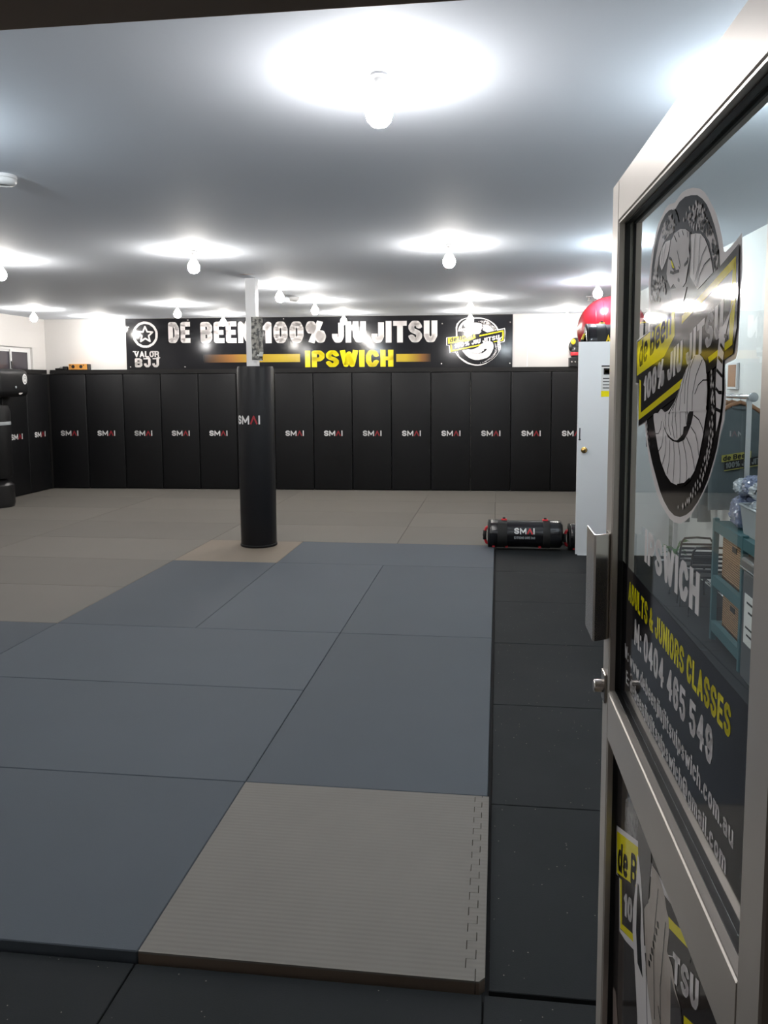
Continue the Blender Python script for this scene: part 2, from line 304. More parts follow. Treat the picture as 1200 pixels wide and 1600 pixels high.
# ------------------------------------------------------------------ block lettering (heavy condensed capitals and small letters)
RB = [(0, .28), (0, .72), (.28, 1), (.72, 1), (1, .72), (1, .28), (.72, 0), (.28, 0)]
def rr(y0, y1, x0=0, x1=1, c=.26):
    h = min(c, (y1-y0)/2.2); return [(x0, y0+h), (x0, y1-h), (x0+c*(x1-x0), y1), (x1-c*(x1-x0), y1), (x1, y1-h), (x1, y0+h), (x1-c*(x1-x0), y0), (x0+c*(x1-x0), y0)]
XH = 0.70
G = {  # width factor, open strokes, closed strokes
 'A': (1.1, [[(0, 0), (.5, 1), (1, 0)], [(.22, .28), (.78, .28)]], []), 'B': (1, [], [[(0, 0), (0, 1), (.7, 1), (1, .86), (1, .64), (.7, .52), (0, .52)], [(0, 0), (0, .52), (.75, .52), (1, .38), (1, .14), (.75, 0)]]),
 'C': (1, [[(1, .68), (1, .75), (.72, 1), (.28, 1), (0, .72), (0, .28), (.28, 0), (.72, 0), (1, .25), (1, .32)]], []), 'D': (1, [], [[(0, 0), (0, 1), (.65, 1), (1, .75), (1, .25), (.65, 0)]]),
 'E': (.82, [[(1, 1), (0, 1), (0, 0), (1, 0)], [(0, .5), (.85, .5)]], []), 'G': (1, [[(1, .7), (1, .75), (.72, 1), (.28, 1), (0, .72), (0, .28), (.28, 0), (.72, 0), (1, .2), (1, .45), (.6, .45)]], []),
 'H': (1, [[(0, 0), (0, 1)], [(1, 0), (1, 1)], [(0, .5), (1, .5)]], []), 'I': (0, [[(.5, 0), (.5, 1)]], []), 'J': (.85, [[(1, 1), (1, .22), (.72, 0), (.28, 0), (0, .2), (0, .32)]], []),
 '^': (1.15, [[(0, 0), (.5, 1), (1, 0)]], []), 'L': (.8, [[(0, 1), (0, 0), (1, 0)]], []), 'M': (1.45, [[(0, 0), (0, 1), (.5, .2), (1, 1), (1, 0)]], []), 'N': (1.1, [[(0, 0), (0, 1), (1, 0), (1, 1)]], []), 'O': (1, [], [RB]),
 'P': (1, [[(0, 0), (0, .5)]], [[(0, .45), (0, 1), (.7, 1), (1, .85), (1, .6), (.7, .45)]]), 'R': (1, [[(0, 0), (0, .5)], [(.55, .48), (.95, .35), (1, 0)]], [[(0, .48), (0, 1), (.7, 1), (1, .86), (1, .62), (.7, .48)]]),
 'S': (1, [[(1, .74), (1, .82), (.72, 1), (.28, 1), (0, .84), (0, .68), (.2, .56), (.8, .44), (1, .32), (1, .16), (.72, 0), (.28, 0), (0, .18), (0, .26)]], []), 'T': (1, [[(0, 1), (1, 1)], [(.5, 1), (.5, 0)]], []),
 'U': (1, [[(0, 1), (0, .25), (.28, 0), (.72, 0), (1, .25), (1, 1)]], []), 'V': (1.1, [[(0, 1), (.5, 0), (1, 1)]], []), 'W': (1.6, [[(0, 1), (.25, 0), (.5, .9), (.75, 0), (1, 1)]], []), 'X': (1, [[(0, 0), (1, 1)], [(0, 1), (1, 0)]], []),
 '0': (.95, [], [RB]), '1': (.35, [[(1, 0), (1, 1), (0, .78)]], []), '4': (1, [[(.75, 0), (.75, 1), (0, .3), (1, .3)]], []), '5': (.95, [[(1, 1), (0, 1), (0, .55), (.7, .6), (1, .42), (1, .2), (.72, 0), (.28, 0), (0, .2)]], []),
 '6': (.95, [[(1, .75), (.72, 1), (.28, 1), (0, .72), (0, .3)]], [rr(0, .56)]), '9': (.95, [[(0, .25), (.28, 0), (.72, 0), (1, .28), (1, .7)]], [rr(.44, 1)]),
 '%': (1.7, [[(.25, 0), (.75, 1)]], [rr(.55, 1, 0, .34), rr(0, .45, .66, 1)]), '&': (1.15, [[(1, 0), (.15, .7), (.15, .85), (.35, 1), (.55, .85), (.5, .68), (0, .32), (0, .15), (.25, 0), (.6, .02), (.95, .42)]], []),
 ':': (0, [[(.5, .02), (.5, .1)], [(.5, .55), (.5, .63)]], []), '.': (0, [[(.5, 0), (.5, .04)]], []),
 'a': (.9, [[(0, .6), (.25, XH), (.75, XH), (1, .58), (1, 0)]], [rr(0, .4)]), 'b': (.9, [[(0, 0), (0, 1)]], [rr(0, XH)]), 'c': (.85, [[(1, .5), (.75, XH), (.25, XH), (0, .52), (0, .18), (.25, 0), (.75, 0), (1, .2)]], []),
 'd': (.9, [[(1, 0), (1, 1)]], [rr(0, XH)]), 'e': (.9, [[(0, .36), (1, .36), (1, .52), (.75, XH), (.25, XH), (0, .52), (0, .18), (.25, 0), (.75, 0), (1, .14)]], []),
 'g': (.9, [[(1, XH), (1, -.12), (.75, -.26), (.2, -.26), (0, -.16)]], [rr(0, XH)]), 'h': (.9, [[(0, 0), (0, 1)], [(0, .5), (.3, XH), (.75, XH), (1, .52), (1, 0)]], []), 'i': (0, [[(.5, 0), (.5, XH)], [(.5, .96), (.5, 1)]], []),
 'j': (.2, [[(1, XH), (1, -.12), (.3, -.26), (-.6, -.26)], [(1, .96), (1, 1)]], []), 'l': (0, [[(.5, 0), (.5, 1)]], []), 'm': (1.5, [[(0, 0), (0, XH)], [(0, .52), (.2, XH), (.38, XH), (.5, .52), (.5, 0)], [(.5, .52), (.68, XH), (.88, XH), (1, .52), (1, 0)]], []),
 'n': (.9, [[(0, 0), (0, XH)], [(0, .5), (.3, XH), (.75, XH), (1, .52), (1, 0)]], []), 'o': (.9, [], [rr(0, XH)]), 'p': (.9, [[(0, -.26), (0, XH)]], [rr(0, XH)]), 's': (.8, [[(1, .54), (.72, XH), (.28, XH), (0, .56), (0, .46), (1, .26), (1, .14), (.72, 0), (.28, 0), (0, .16)]], []),
 't': (.5, [[(.3, .9), (.3, .14), (.6, 0), (1, 0)], [(0, XH), (1, XH)]], []), 'u': (.9, [[(0, XH), (0, .18), (.25, 0), (.7, 0), (1, .2)], [(1, XH), (1, 0)]], []), 'w': (1.5, [[(0, XH), (.25, 0), (.5, .62), (.75, 0), (1, XH)]], []),
 '@': (1.5, [[(.72, .6), (.72, .2), (.85, .15), (1, .35), (1, .75), (.75, 1), (.25, 1), (0, .75), (0, .15), (.25, -.1), (.85, -.1)]], [rr(.15, .62, .28, .72)]), ' ': (.45, [], []),
}
def text2(mb, s, x0, y0, x1, y1, t=0.2, gap=0.075, w=0.36, h=0.0, kk=None, k=0, skew=0.0):
    """fill the box x0..x1, y0..y1 with lettering; t = stroke, w = bar spacing of a letter, both in letter heights"""
    adv = []; tot = 0.0
    for c in s:
        gw = G[c][0]*w + (t if c != ' ' else 0); adv.append((tot, gw)); tot += gw + gap
    tot -= gap; H = y1-y0; sx = (x1-x0)/(tot*H); tmp = MB()
    for n_, (c, (o, gw)) in enumerate(zip(s, adv)):
        wf, op, cl = G[c]; q = (kk[n_] if kk else k)
        fx = lambda p: (o + t/2 + p[0]*wf*w if wf else o + t/2, t/2 + p[1]*(1-t))
        for l in op: tmp.stroke2([fx(p) for p in l], t, 0, q, cap=(0 if c in 'SCGsce' else t/3 if c in ':.' else t/2 if c not in 'J569ag@' else t/4))
        for l in cl: tmp.stroke2([fx(p) for p in l], t, 0, q, closed=True)
    tmp.map(lambda x, y, z: (x0 + (x + skew*y)*H*sx, y0 + y*H, h))
    mb.v, off = mb.v + tmp.v, len(mb.v)
    mb.f += [[i+off for i in f] for f in tmp.f]; mb.mi += tmp.mi
    return mb
# outlines of the cobra emblem, in metres on its own plane
LOGO_POLYS = {
 'border': [(0.341,1.932), (0.362,1.933), (0.396,1.928), (0.405,1.929), (0.436,1.933), (0.465,1.931), (0.494,1.926), (0.527,1.917), (0.548,1.908), (0.569,1.895), (0.589,1.880), (0.604,1.868), (0.619,1.851), (0.629,1.837), (0.635,1.826), (0.638,1.819), (0.644,1.817), (0.664,1.820), (0.690,1.826), (0.701,1.829), (0.706,1.789), (0.703,1.741), (0.701,1.706), (0.700,1.699), (0.695,1.692), (0.659,1.687), (0.658,1.682), (0.662,1.668), (0.665,1.652), (0.664,1.639), (0.662,1.622), (0.652,1.608), (0.647,1.600), (0.641,1.588), (0.631,1.572), (0.619,1.556), (0.602,1.538), (0.579,1.519), (0.554,1.502), (0.528,1.485), (0.505,1.475), (0.478,1.467), (0.449,1.464), (0.422,1.465), (0.393,1.471), (0.361,1.479), (0.337,1.490), (0.315,1.504), (0.292,1.522), (0.272,1.540), (0.257,1.558), (0.246,1.575), (0.235,1.594), (0.230,1.597), (0.181,1.589), (0.172,1.663), (0.150,1.664), (0.149,1.733), (0.151,1.742), (0.241,1.751), (0.240,1.800), (0.238,1.837), (0.248,1.873), (0.273,1.901), (0.295,1.918)],
 'disc': [(0.254,1.751), (0.252,1.803), (0.251,1.827), (0.256,1.853), (0.271,1.883), (0.289,1.901), (0.314,1.916), (0.342,1.923), (0.363,1.924), (0.380,1.922), (0.394,1.918), (0.403,1.918), (0.425,1.923), (0.455,1.923), (0.486,1.918), (0.517,1.911), (0.541,1.901), (0.562,1.889), (0.580,1.874), (0.599,1.855), (0.611,1.840), (0.620,1.825), (0.624,1.811), (0.625,1.806), (0.652,1.709), (0.655,1.688), (0.656,1.675), (0.658,1.655), (0.656,1.638), (0.653,1.622), (0.646,1.608), (0.639,1.589), (0.629,1.574), (0.619,1.561), (0.606,1.545), (0.588,1.529), (0.564,1.511), (0.538,1.496), (0.510,1.485), (0.480,1.477), (0.448,1.474), (0.417,1.477), (0.383,1.486), (0.355,1.498), (0.326,1.517), (0.299,1.535), (0.275,1.555), (0.255,1.577), (0.243,1.596), (0.223,1.651)],
 'band': [(0.161,1.740), (0.566,1.788), (0.696,1.818), (0.697,1.803), (0.699,1.729), (0.688,1.698), (0.658,1.692), (0.190,1.591), (0.180,1.666), (0.157,1.667), (0.158,1.731)],
 'plate': [(0.165,1.738), (0.329,1.758), (0.418,1.770), (0.426,1.734), (0.365,1.706), (0.167,1.679)],
 'bar_top': [(0.462,1.759), (0.688,1.806), (0.689,1.795), (0.463,1.748)],
 'bar_right': [(0.688,1.806), (0.692,1.759), (0.686,1.708), (0.675,1.715), (0.674,1.736), (0.678,1.794)],
 'bar_low_right': [(0.686,1.708), (0.675,1.715), (0.658,1.711), (0.659,1.702)],
 'bar_low_mid': [(0.635,1.705), (0.594,1.697), (0.600,1.690), (0.635,1.698)],
 'bar_low': [(0.476,1.672), (0.207,1.615), (0.189,1.601), (0.461,1.658)],
 'bar_left': [(0.189,1.672), (0.202,1.670), (0.207,1.615), (0.189,1.601)],
 'hood_left': [(0.364,1.917), (0.333,1.910), (0.305,1.891), (0.286,1.870), (0.272,1.847), (0.262,1.825), (0.258,1.801), (0.324,1.794), (0.310,1.818), (0.295,1.837), (0.305,1.864), (0.336,1.882), (0.374,1.887), (0.400,1.887), (0.396,1.898), (0.381,1.910)],
 'hood_right': [(0.531,1.880), (0.567,1.870), (0.593,1.849), (0.608,1.835), (0.619,1.815), (0.614,1.801), (0.603,1.800), (0.596,1.818), (0.580,1.840), (0.559,1.853), (0.535,1.863), (0.527,1.869)],
 'panel_right': [(0.493,1.865), (0.517,1.862), (0.541,1.857), (0.559,1.848), (0.575,1.835), (0.589,1.819), (0.600,1.800), (0.534,1.787), (0.490,1.812), (0.496,1.834), (0.492,1.849)],
 'panel_left': [(0.380,1.878), (0.350,1.880), (0.326,1.874), (0.314,1.862), (0.314,1.852), (0.330,1.840), (0.347,1.847), (0.364,1.856), (0.374,1.866)],
 'head': [(0.404,1.883), (0.435,1.883), (0.466,1.877), (0.484,1.870), (0.487,1.862), (0.485,1.847), (0.491,1.835), (0.481,1.818), (0.474,1.804), (0.452,1.797), (0.430,1.799), (0.406,1.810), (0.390,1.806), (0.368,1.821), (0.362,1.831), (0.368,1.847), (0.377,1.861), (0.384,1.876)],
 'eye': [(0.390,1.848), (0.401,1.841), (0.411,1.832), (0.401,1.834), (0.393,1.841)],
 'neck': [(0.390,1.804), (0.481,1.797), (0.471,1.785), (0.449,1.764), (0.461,1.739), (0.447,1.729), (0.419,1.758), (0.403,1.784)],
 'body': [(0.301,1.617), (0.303,1.607), (0.317,1.589), (0.336,1.566), (0.361,1.544), (0.393,1.528), (0.426,1.520), (0.462,1.520), (0.499,1.526), (0.527,1.537), (0.548,1.550), (0.565,1.569), (0.574,1.586), (0.582,1.600), (0.588,1.618), (0.594,1.631), (0.595,1.644), (0.596,1.657), (0.591,1.676), (0.585,1.690), (0.571,1.698), (0.558,1.702), (0.539,1.702), (0.515,1.695), (0.493,1.683), (0.471,1.666), (0.454,1.650), (0.436,1.638), (0.420,1.631), (0.403,1.625), (0.379,1.621), (0.356,1.626), (0.337,1.619), (0.318,1.618)],
 'gap': [(0.359,1.616), (0.378,1.596), (0.401,1.585), (0.429,1.581), (0.462,1.581), (0.492,1.587), (0.509,1.597), (0.525,1.610), (0.534,1.623), (0.533,1.632), (0.522,1.631), (0.506,1.622), (0.502,1.607), (0.488,1.605), (0.485,1.595), (0.472,1.590), (0.455,1.584), (0.439,1.583), (0.415,1.586), (0.393,1.591), (0.378,1.599), (0.366,1.609)],
 'tail': [(0.684,1.756), (0.672,1.744), (0.655,1.734), (0.640,1.726), (0.635,1.709), (0.632,1.690), (0.630,1.672), (0.630,1.656), (0.634,1.641), (0.637,1.626), (0.638,1.607), (0.644,1.615), (0.651,1.628), (0.654,1.641), (0.656,1.657), (0.654,1.672), (0.655,1.689), (0.658,1.704), (0.660,1.718), (0.667,1.731)],
}
LOGO_LINES = {
 'rib': [[(0.517,1.861), (0.513,1.840), (0.513,1.809)],
  [(0.541,1.855), (0.538,1.839), (0.538,1.820), (0.522,1.799)],
  [(0.570,1.837), (0.552,1.828), (0.536,1.810), (0.531,1.791)],
  [(0.588,1.819), (0.563,1.815), (0.542,1.804), (0.534,1.791)],
  [(0.354,1.877), (0.345,1.864), (0.340,1.848)],
  [(0.337,1.874), (0.330,1.860), (0.327,1.848)],
  [(0.404,1.880), (0.419,1.868)],
  [(0.426,1.881), (0.434,1.872)],
  [(0.448,1.879), (0.456,1.871)],
  [(0.475,1.872), (0.479,1.864)],
  [(0.423,1.855), (0.445,1.829)],
  [(0.442,1.827), (0.435,1.831)],
  [(0.536,1.701), (0.516,1.685), (0.507,1.661), (0.506,1.623)],
  [(0.515,1.694), (0.492,1.664), (0.492,1.637), (0.502,1.609)],
  [(0.493,1.682), (0.470,1.650), (0.466,1.627), (0.473,1.591)],
  [(0.471,1.664), (0.448,1.641), (0.442,1.616), (0.455,1.587)],
  [(0.454,1.648), (0.427,1.626), (0.423,1.605), (0.439,1.586)],
  [(0.436,1.636), (0.404,1.620), (0.402,1.604), (0.418,1.589)],
  [(0.386,1.621), (0.380,1.610), (0.389,1.596)],
  [(0.571,1.695), (0.545,1.675), (0.531,1.651), (0.531,1.629)],
  [(0.594,1.669), (0.577,1.669), (0.557,1.663), (0.542,1.651)],
  [(0.537,1.623), (0.562,1.618), (0.579,1.608), (0.584,1.601)],
  [(0.525,1.607), (0.548,1.599), (0.560,1.586), (0.566,1.572)],
  [(0.504,1.592), (0.528,1.579), (0.541,1.565), (0.549,1.552)],
  [(0.486,1.586), (0.503,1.569), (0.511,1.551), (0.510,1.532)],
  [(0.462,1.581), (0.473,1.563), (0.477,1.544), (0.476,1.523)],
  [(0.436,1.580), (0.441,1.562), (0.442,1.542), (0.439,1.521)],
  [(0.412,1.582), (0.415,1.567), (0.412,1.548), (0.402,1.529)],
  [(0.386,1.587), (0.391,1.574), (0.386,1.557), (0.371,1.540)],
  [(0.371,1.595), (0.371,1.581), (0.362,1.568), (0.344,1.559)],
  [(0.358,1.607), (0.355,1.596), (0.341,1.587), (0.318,1.585)],
  [(0.352,1.623), (0.345,1.620), (0.323,1.619)]],
 'bold': [[(0.378,1.852), (0.392,1.847), (0.398,1.836), (0.417,1.827)],
  [(0.387,1.830), (0.404,1.826), (0.433,1.825), (0.436,1.824)],
  [(0.431,1.814), (0.441,1.810)],
  [(0.466,1.828), (0.481,1.831), (0.483,1.836)],
  [(0.397,1.918), (0.411,1.909), (0.423,1.895)],
  [(0.487,1.870), (0.495,1.843), (0.490,1.811)],
  [(0.533,1.629), (0.541,1.637), (0.562,1.640), (0.583,1.638), (0.596,1.633)],
  [(0.462,1.520), (0.499,1.526), (0.527,1.537)],
  [(0.657,1.720), (0.667,1.717)],
  [(0.643,1.711), (0.659,1.702)],
  [(0.636,1.696), (0.654,1.689)],
  [(0.632,1.681), (0.654,1.673)],
  [(0.631,1.659), (0.644,1.654), (0.655,1.654)],
  [(0.617,1.640), (0.636,1.634), (0.652,1.632)]],
}
LOGO_DOTS = [(0.455,1.892), (0.469,1.897), (0.479,1.889), (0.485,1.883), (0.492,1.892), (0.503,1.897), (0.507,1.885), (0.514,1.892), (0.499,1.877), (0.508,1.871), (0.515,1.902), (0.529,1.894), (0.535,1.886), (0.540,1.891), (0.548,1.883), (0.522,1.869), (0.551,1.877), (0.525,1.887), (0.534,1.872), (0.558,1.865), (0.578,1.855), (0.568,1.854), (0.381,1.912), (0.395,1.903), (0.386,1.896), (0.370,1.891), (0.393,1.892), (0.372,1.901), (0.295,1.848), (0.313,1.828), (0.335,1.825), (0.351,1.813), (0.336,1.820), (0.356,1.805), (0.322,1.816), (0.609,1.679), (0.611,1.671), (0.610,1.663), (0.618,1.663), (0.617,1.653), (0.614,1.646), (0.622,1.646), (0.617,1.638), (0.624,1.639), (0.618,1.633), (0.624,1.631), (0.618,1.623), (0.610,1.615), (0.621,1.615), (0.615,1.607), (0.623,1.603), (0.609,1.597), (0.618,1.594), (0.608,1.589), (0.617,1.587), (0.603,1.580), (0.612,1.581), (0.600,1.573), (0.610,1.573), (0.602,1.579), (0.610,1.574), (0.593,1.570), (0.604,1.566), (0.587,1.562), (0.597,1.558), (0.580,1.554), (0.590,1.550), (0.576,1.546), (0.586,1.544), (0.566,1.538), (0.577,1.535), (0.556,1.532), (0.567,1.529), (0.546,1.524), (0.557,1.522), (0.535,1.516), (0.544,1.516), (0.528,1.508), (0.519,1.506), (0.511,1.500), (0.497,1.495), (0.472,1.490), (0.252,1.601), (0.257,1.593), (0.260,1.585), (0.264,1.576), (0.269,1.565)]
LOGO_FLECKS = [(0.370,1.904), (0.366,1.894), (0.362,1.910), (0.351,1.905), (0.351,1.909), (0.353,1.907), (0.349,1.887), (0.359,1.897), (0.370,1.908), (0.354,1.899), (0.358,1.888), (0.346,1.888), (0.389,1.895), (0.375,1.897), (0.372,1.908), (0.357,1.899), (0.370,1.894), (0.365,1.913), (0.368,1.905), (0.336,1.890), (0.335,1.890), (0.351,1.893), (0.330,1.899), (0.331,1.898), (0.367,1.889), (0.354,1.910), (0.369,1.904), (0.363,1.902), (0.357,1.912), (0.365,1.901), (0.335,1.906), (0.337,1.900), (0.373,1.905), (0.351,1.900), (0.280,1.847), (0.269,1.843), (0.290,1.827), (0.277,1.819), (0.272,1.805), (0.284,1.825), (0.284,1.824), (0.293,1.802), (0.295,1.836), (0.312,1.813), (0.283,1.827), (0.270,1.823), (0.283,1.802), (0.262,1.814), (0.269,1.824), (0.281,1.828), (0.263,1.809), (0.301,1.799), (0.301,1.809), (0.303,1.823), (0.279,1.829), (0.290,1.826), (0.274,1.842), (0.287,1.838), (0.285,1.816), (0.282,1.799), (0.265,1.833), (0.318,1.796), (0.274,1.842), (0.301,1.814), (0.285,1.824), (0.263,1.826), (0.262,1.827), (0.298,1.804), (0.267,1.827), (0.287,1.830), (0.305,1.800), (0.302,1.825), (0.306,1.815), (0.308,1.804), (0.271,1.821), (0.283,1.817), (0.305,1.803), (0.301,1.807), (0.576,1.858), (0.587,1.850), (0.577,1.858), (0.541,1.865), (0.558,1.869), (0.567,1.863), (0.563,1.856), (0.573,1.856), (0.562,1.859), (0.552,1.869), (0.574,1.855), (0.542,1.869), (0.560,1.867), (0.565,1.865), (0.560,1.856), (0.551,1.862), (0.562,1.862), (0.572,1.855), (0.571,1.863), (0.570,1.863), (0.565,1.855), (0.580,1.857), (0.550,1.870), (0.559,1.869), (0.555,1.867), (0.559,1.870), (0.559,1.868), (0.587,1.850), (0.559,1.861), (0.538,1.873), (0.544,1.863), (0.555,1.867), (0.581,1.857), (0.557,1.857), (0.575,1.851), (0.577,1.855), (0.585,1.850), (0.550,1.863), (0.572,1.863), (0.556,1.871), (0.608,1.804), (0.596,1.839), (0.603,1.825), (0.612,1.821), (0.606,1.829), (0.613,1.822), (0.603,1.815), (0.598,1.828), (0.597,1.832), (0.601,1.823), (0.600,1.826), (0.600,1.830), (0.608,1.825), (0.605,1.810), (0.595,1.835), (0.614,1.821), (0.609,1.806), (0.604,1.810), (0.609,1.823), (0.607,1.815), (0.604,1.807), (0.609,1.816), (0.605,1.823), (0.612,1.803), (0.596,1.828), (0.597,1.826)]
LOGO_LIGHT_FLECKS = [(0.483,1.903), (0.536,1.893), (0.492,1.889), (0.525,1.894), (0.519,1.897), (0.554,1.875), (0.480,1.891), (0.508,1.881), (0.543,1.878), (0.532,1.890), (0.506,1.892), (0.512,1.887), (0.510,1.875), (0.553,1.874), (0.516,1.891), (0.491,1.882), (0.542,1.873), (0.468,1.892), (0.486,1.900), (0.529,1.876), (0.534,1.872), (0.541,1.879), (0.529,1.896), (0.485,1.903), (0.535,1.878), (0.515,1.891), (0.489,1.878), (0.540,1.886), (0.562,1.872), (0.510,1.887), (0.543,1.879), (0.535,1.892), (0.540,1.886), (0.502,1.885), (0.509,1.884), (0.549,1.871), (0.550,1.878), (0.515,1.889), (0.516,1.892), (0.486,1.891), (0.486,1.891), (0.527,1.887), (0.484,1.887), (0.556,1.884), (0.533,1.875), (0.498,1.897), (0.376,1.908), (0.381,1.909), (0.386,1.903), (0.375,1.901), (0.394,1.889), (0.395,1.900), (0.374,1.909), (0.378,1.898), (0.404,1.895), (0.397,1.899), (0.377,1.911), (0.371,1.900), (0.375,1.900), (0.384,1.903), (0.356,1.820), (0.335,1.823), (0.323,1.828), (0.338,1.812), (0.345,1.821), (0.337,1.819), (0.349,1.816), (0.346,1.813), (0.319,1.826), (0.338,1.817), (0.344,1.808), (0.318,1.821), (0.332,1.829), (0.328,1.817), (0.336,1.809), (0.329,1.824)]
def cobra_logo(mb, fn, h0, dh, K=(0, 1, 2, 3)):
    """the ringed cobra emblem; fn maps its plane to the target plane; K = white, black, pale grey, yellow slots"""
    W, Bk, Gy, Ye = K; mk = MB()
    lay = [('border', W), ('disc', Bk), ('hood_left', Gy), ('hood_right', Gy), ('panel_left', W), ('panel_right', W), ('head', Gy), ('neck', Gy), ('body', W), ('gap', Bk)]
    lv = 0
    for nm, kk in lay: mk.poly2(LOGO_POLYS[nm], h0+dh*lv, kk); lv += 1
    for l in LOGO_LINES['rib']: mk.stroke2(l, 0.0016, h0+dh*lv, Bk, joints=False)
    for l in LOGO_LINES['bold']: mk.stroke2(l, 0.0042, h0+dh*lv, Bk)
    lv += 1
    rnd = random.Random(3)
    for (x, y) in LOGO_DOTS:
        a = rnd.uniform(0.0022, 0.0042); b = a*rnd.uniform(1.1, 1.7)
        mk.add([(x-a, y, h0+dh*lv), (x, y-b, h0+dh*lv), (x+a, y, h0+dh*lv), (x, y+b, h0+dh*lv)], [(0, 1, 2, 3)], Gy)
    for src, kk in ((LOGO_LIGHT_FLECKS, Gy), (LOGO_FLECKS, Bk)):      # scales on the hood
        for (x, y) in src:
            a = rnd.uniform(0.0016, 0.0036); b = a*rnd.uniform(.9, 1.6); t = rnd.uniform(-.4, .4)
            mk.add([(x-a, y-t*a, h0+dh*lv), (x+t*b, y-b, h0+dh*lv), (x+a, y+t*a, h0+dh*lv), (x-t*b, y+b, h0+dh*lv)], [(0, 1, 2, 3)], kk)
    lv += 1; mk.poly2(LOGO_POLYS['eye'], h0+dh*lv, Ye)
    # the slanted name plate across the ring
    mk.poly2(LOGO_POLYS['band'], h0+dh*lv, Bk); lv += 1
    for nm in ('plate', 'bar_top', 'bar_right', 'bar_low_right', 'bar_low_mid', 'bar_low', 'bar_left'): mk.poly2(LOGO_POLYS[nm], h0+dh*lv, Ye)
    lv += 1
    sl = math.tan(math.radians(11.6))
    tx = MB(); text2(tx, 'de Been', 0.182, 1.692, 0.405, 1.737, t=0.19, w=.42, h=0, k=Bk)
    tx.map(lambda x, y, z: (x, y+(x-0.182)*sl, h0+dh*lv)); mk.add(tx.v, tx.f); mk.mi[-len(tx.f):] = tx.mi
    tx = MB(); text2(tx, '100% JIU JITSU', 0.226, 1.634, 0.650, 1.676, t=0.21, w=.34, h=0, k=W)
    tx.map(lambda x, y, z: (x, y+(x-0.226)*sl, h0+dh*lv)); mk.add(tx.v, tx.f); mk.mi[-len(tx.f):] = tx.mi
    lv += 1; mk.poly2(LOGO_POLYS['tail'], h0+dh*lv, W); lv += 1
    for l in LOGO_LINES['bold'][-6:]: mk.stroke2(l, 0.0042, h0+dh*lv, Bk)
    # the upper coil passes in front of the plate
    mk.poly2([p for p in LOGO_POLYS['body'] if p[1] > 1.618], h0+dh*lv, W); lv += 1
    for l in LOGO_LINES['rib'][12:21]: mk.stroke2([p for p in l if p[1] > 1.61], 0.0016, h0+dh*lv, Bk, joints=False)
    mk.map(lambda x, y, z: (*fn(x, y), z))
    off = len(mb.v); mb.v += mk.v; mb.f += [[i+off for i in f] for f in mk.f]; mb.mi += mk.mi
    return mb

# ------------------------------------------------------------------ the room
H = 2.735                         # ceiling height
WA, WY = math.atan(0.0424), 10.2065   # back wall turns a little against the mats; pad faces run through (0, WY)
WD = 0.12                         # wall plane behind the pad faces
def back_y(x, d=0.0): return WY + 0.0424*x + d
def right_x(y): return 1.645 - 0.0424*(y-7.87)
LX = -7.10                        # face of the left wall pads

b = MB(); b.box((-7.5, -1.40, -0.16), (2.4, 10.7, -0.012)); floor = struct(b.build('floor', M['slab']), 'dark concrete floor under black rubber tiles and mats')
xs = [(-5, -4), (-4, -3), (-3, -2), (-2, -1), (-1, 0)]
def rubber_tile(x0, x1, y0, y1):
    t = MB(); t.rbox((x0+.0025, y0+.0025, -0.012), (x1-.0025, y1-.0025, 0.005), 0.002, seg=1)
    return t.build('rubber_tile', M['rubber'], floor)
for x0, x1 in xs: rubber_tile(x0, x1, -1.17, -0.012)
for y in range(-1, 6):
    y0, y1 = (y, y+1) if y >= 0 else (-1.17, 0)
    rubber_tile(0.012 if y >= 0 else 0, 1, y0-(.012 if y > 0 else 0), y1-.012)
    rubber_tile(1, right_x(y1)-.01, y0-(.012 if y > 0 else 0), y1-.012)
rubber_tile(.012, 1, 5.988, 6.215); rubber_tile(1, 1.68, 5.988, 6.215)
b = MB(); b.box((-7.5, -1.18, H), (2.4, 10.7, H+.12)); ceiling = struct(b.build('ceiling', M['ceiling']), 'flat grey-white painted ceiling with bare bulbs')
f = MB(); f.poly2([(-.09, 0), (-.03, .02), (.02, .012), (.09, .0), (.03, -.02), (-.02, -.012)]); f.map(lambda x, y, z: (x-2.395, y+5.52, H-.0006))
f.build('paint_flake', M['wood'], ceiling, fixn=False)
# back wall
b = MB(); b.box((-7.45, 0, -.01), (1.75, .12, H+.02)); wb = struct(b.build('wall_back', M['plaster']), 'white back wall above the row of black pads')
wb.location = (0, WY+WD, 0); wb.rotation_euler = (0, 0, WA)
def on_back(o, d=0.0):      # put an object whose local x runs along the back wall and y into it
    o.location = (-math.sin(WA)*d, WY + math.cos(WA)*d, 0); o.rotation_euler = (0, 0, WA); return o
b = MB(); b.box((-7.08, -.005, 1.865), (1.66, .12, 1.905)); b.box((-7.08, .004, 1.905), (1.66, .12, 1.93))
on_back(struct(b.build('trim_1', M['ledge']), 'black timber ledge along the top of the back wall pads'))
b = MB(); b.box((.462, .112, 1.94), (.474, .1201, 2.62)); b.box((.474, .112, 2.608), (.9, .1201, 2.62))
on_back(struct(b.build('trim_2', M['white_paint']), 'thin white cover strip on the back wall right of the banner'))
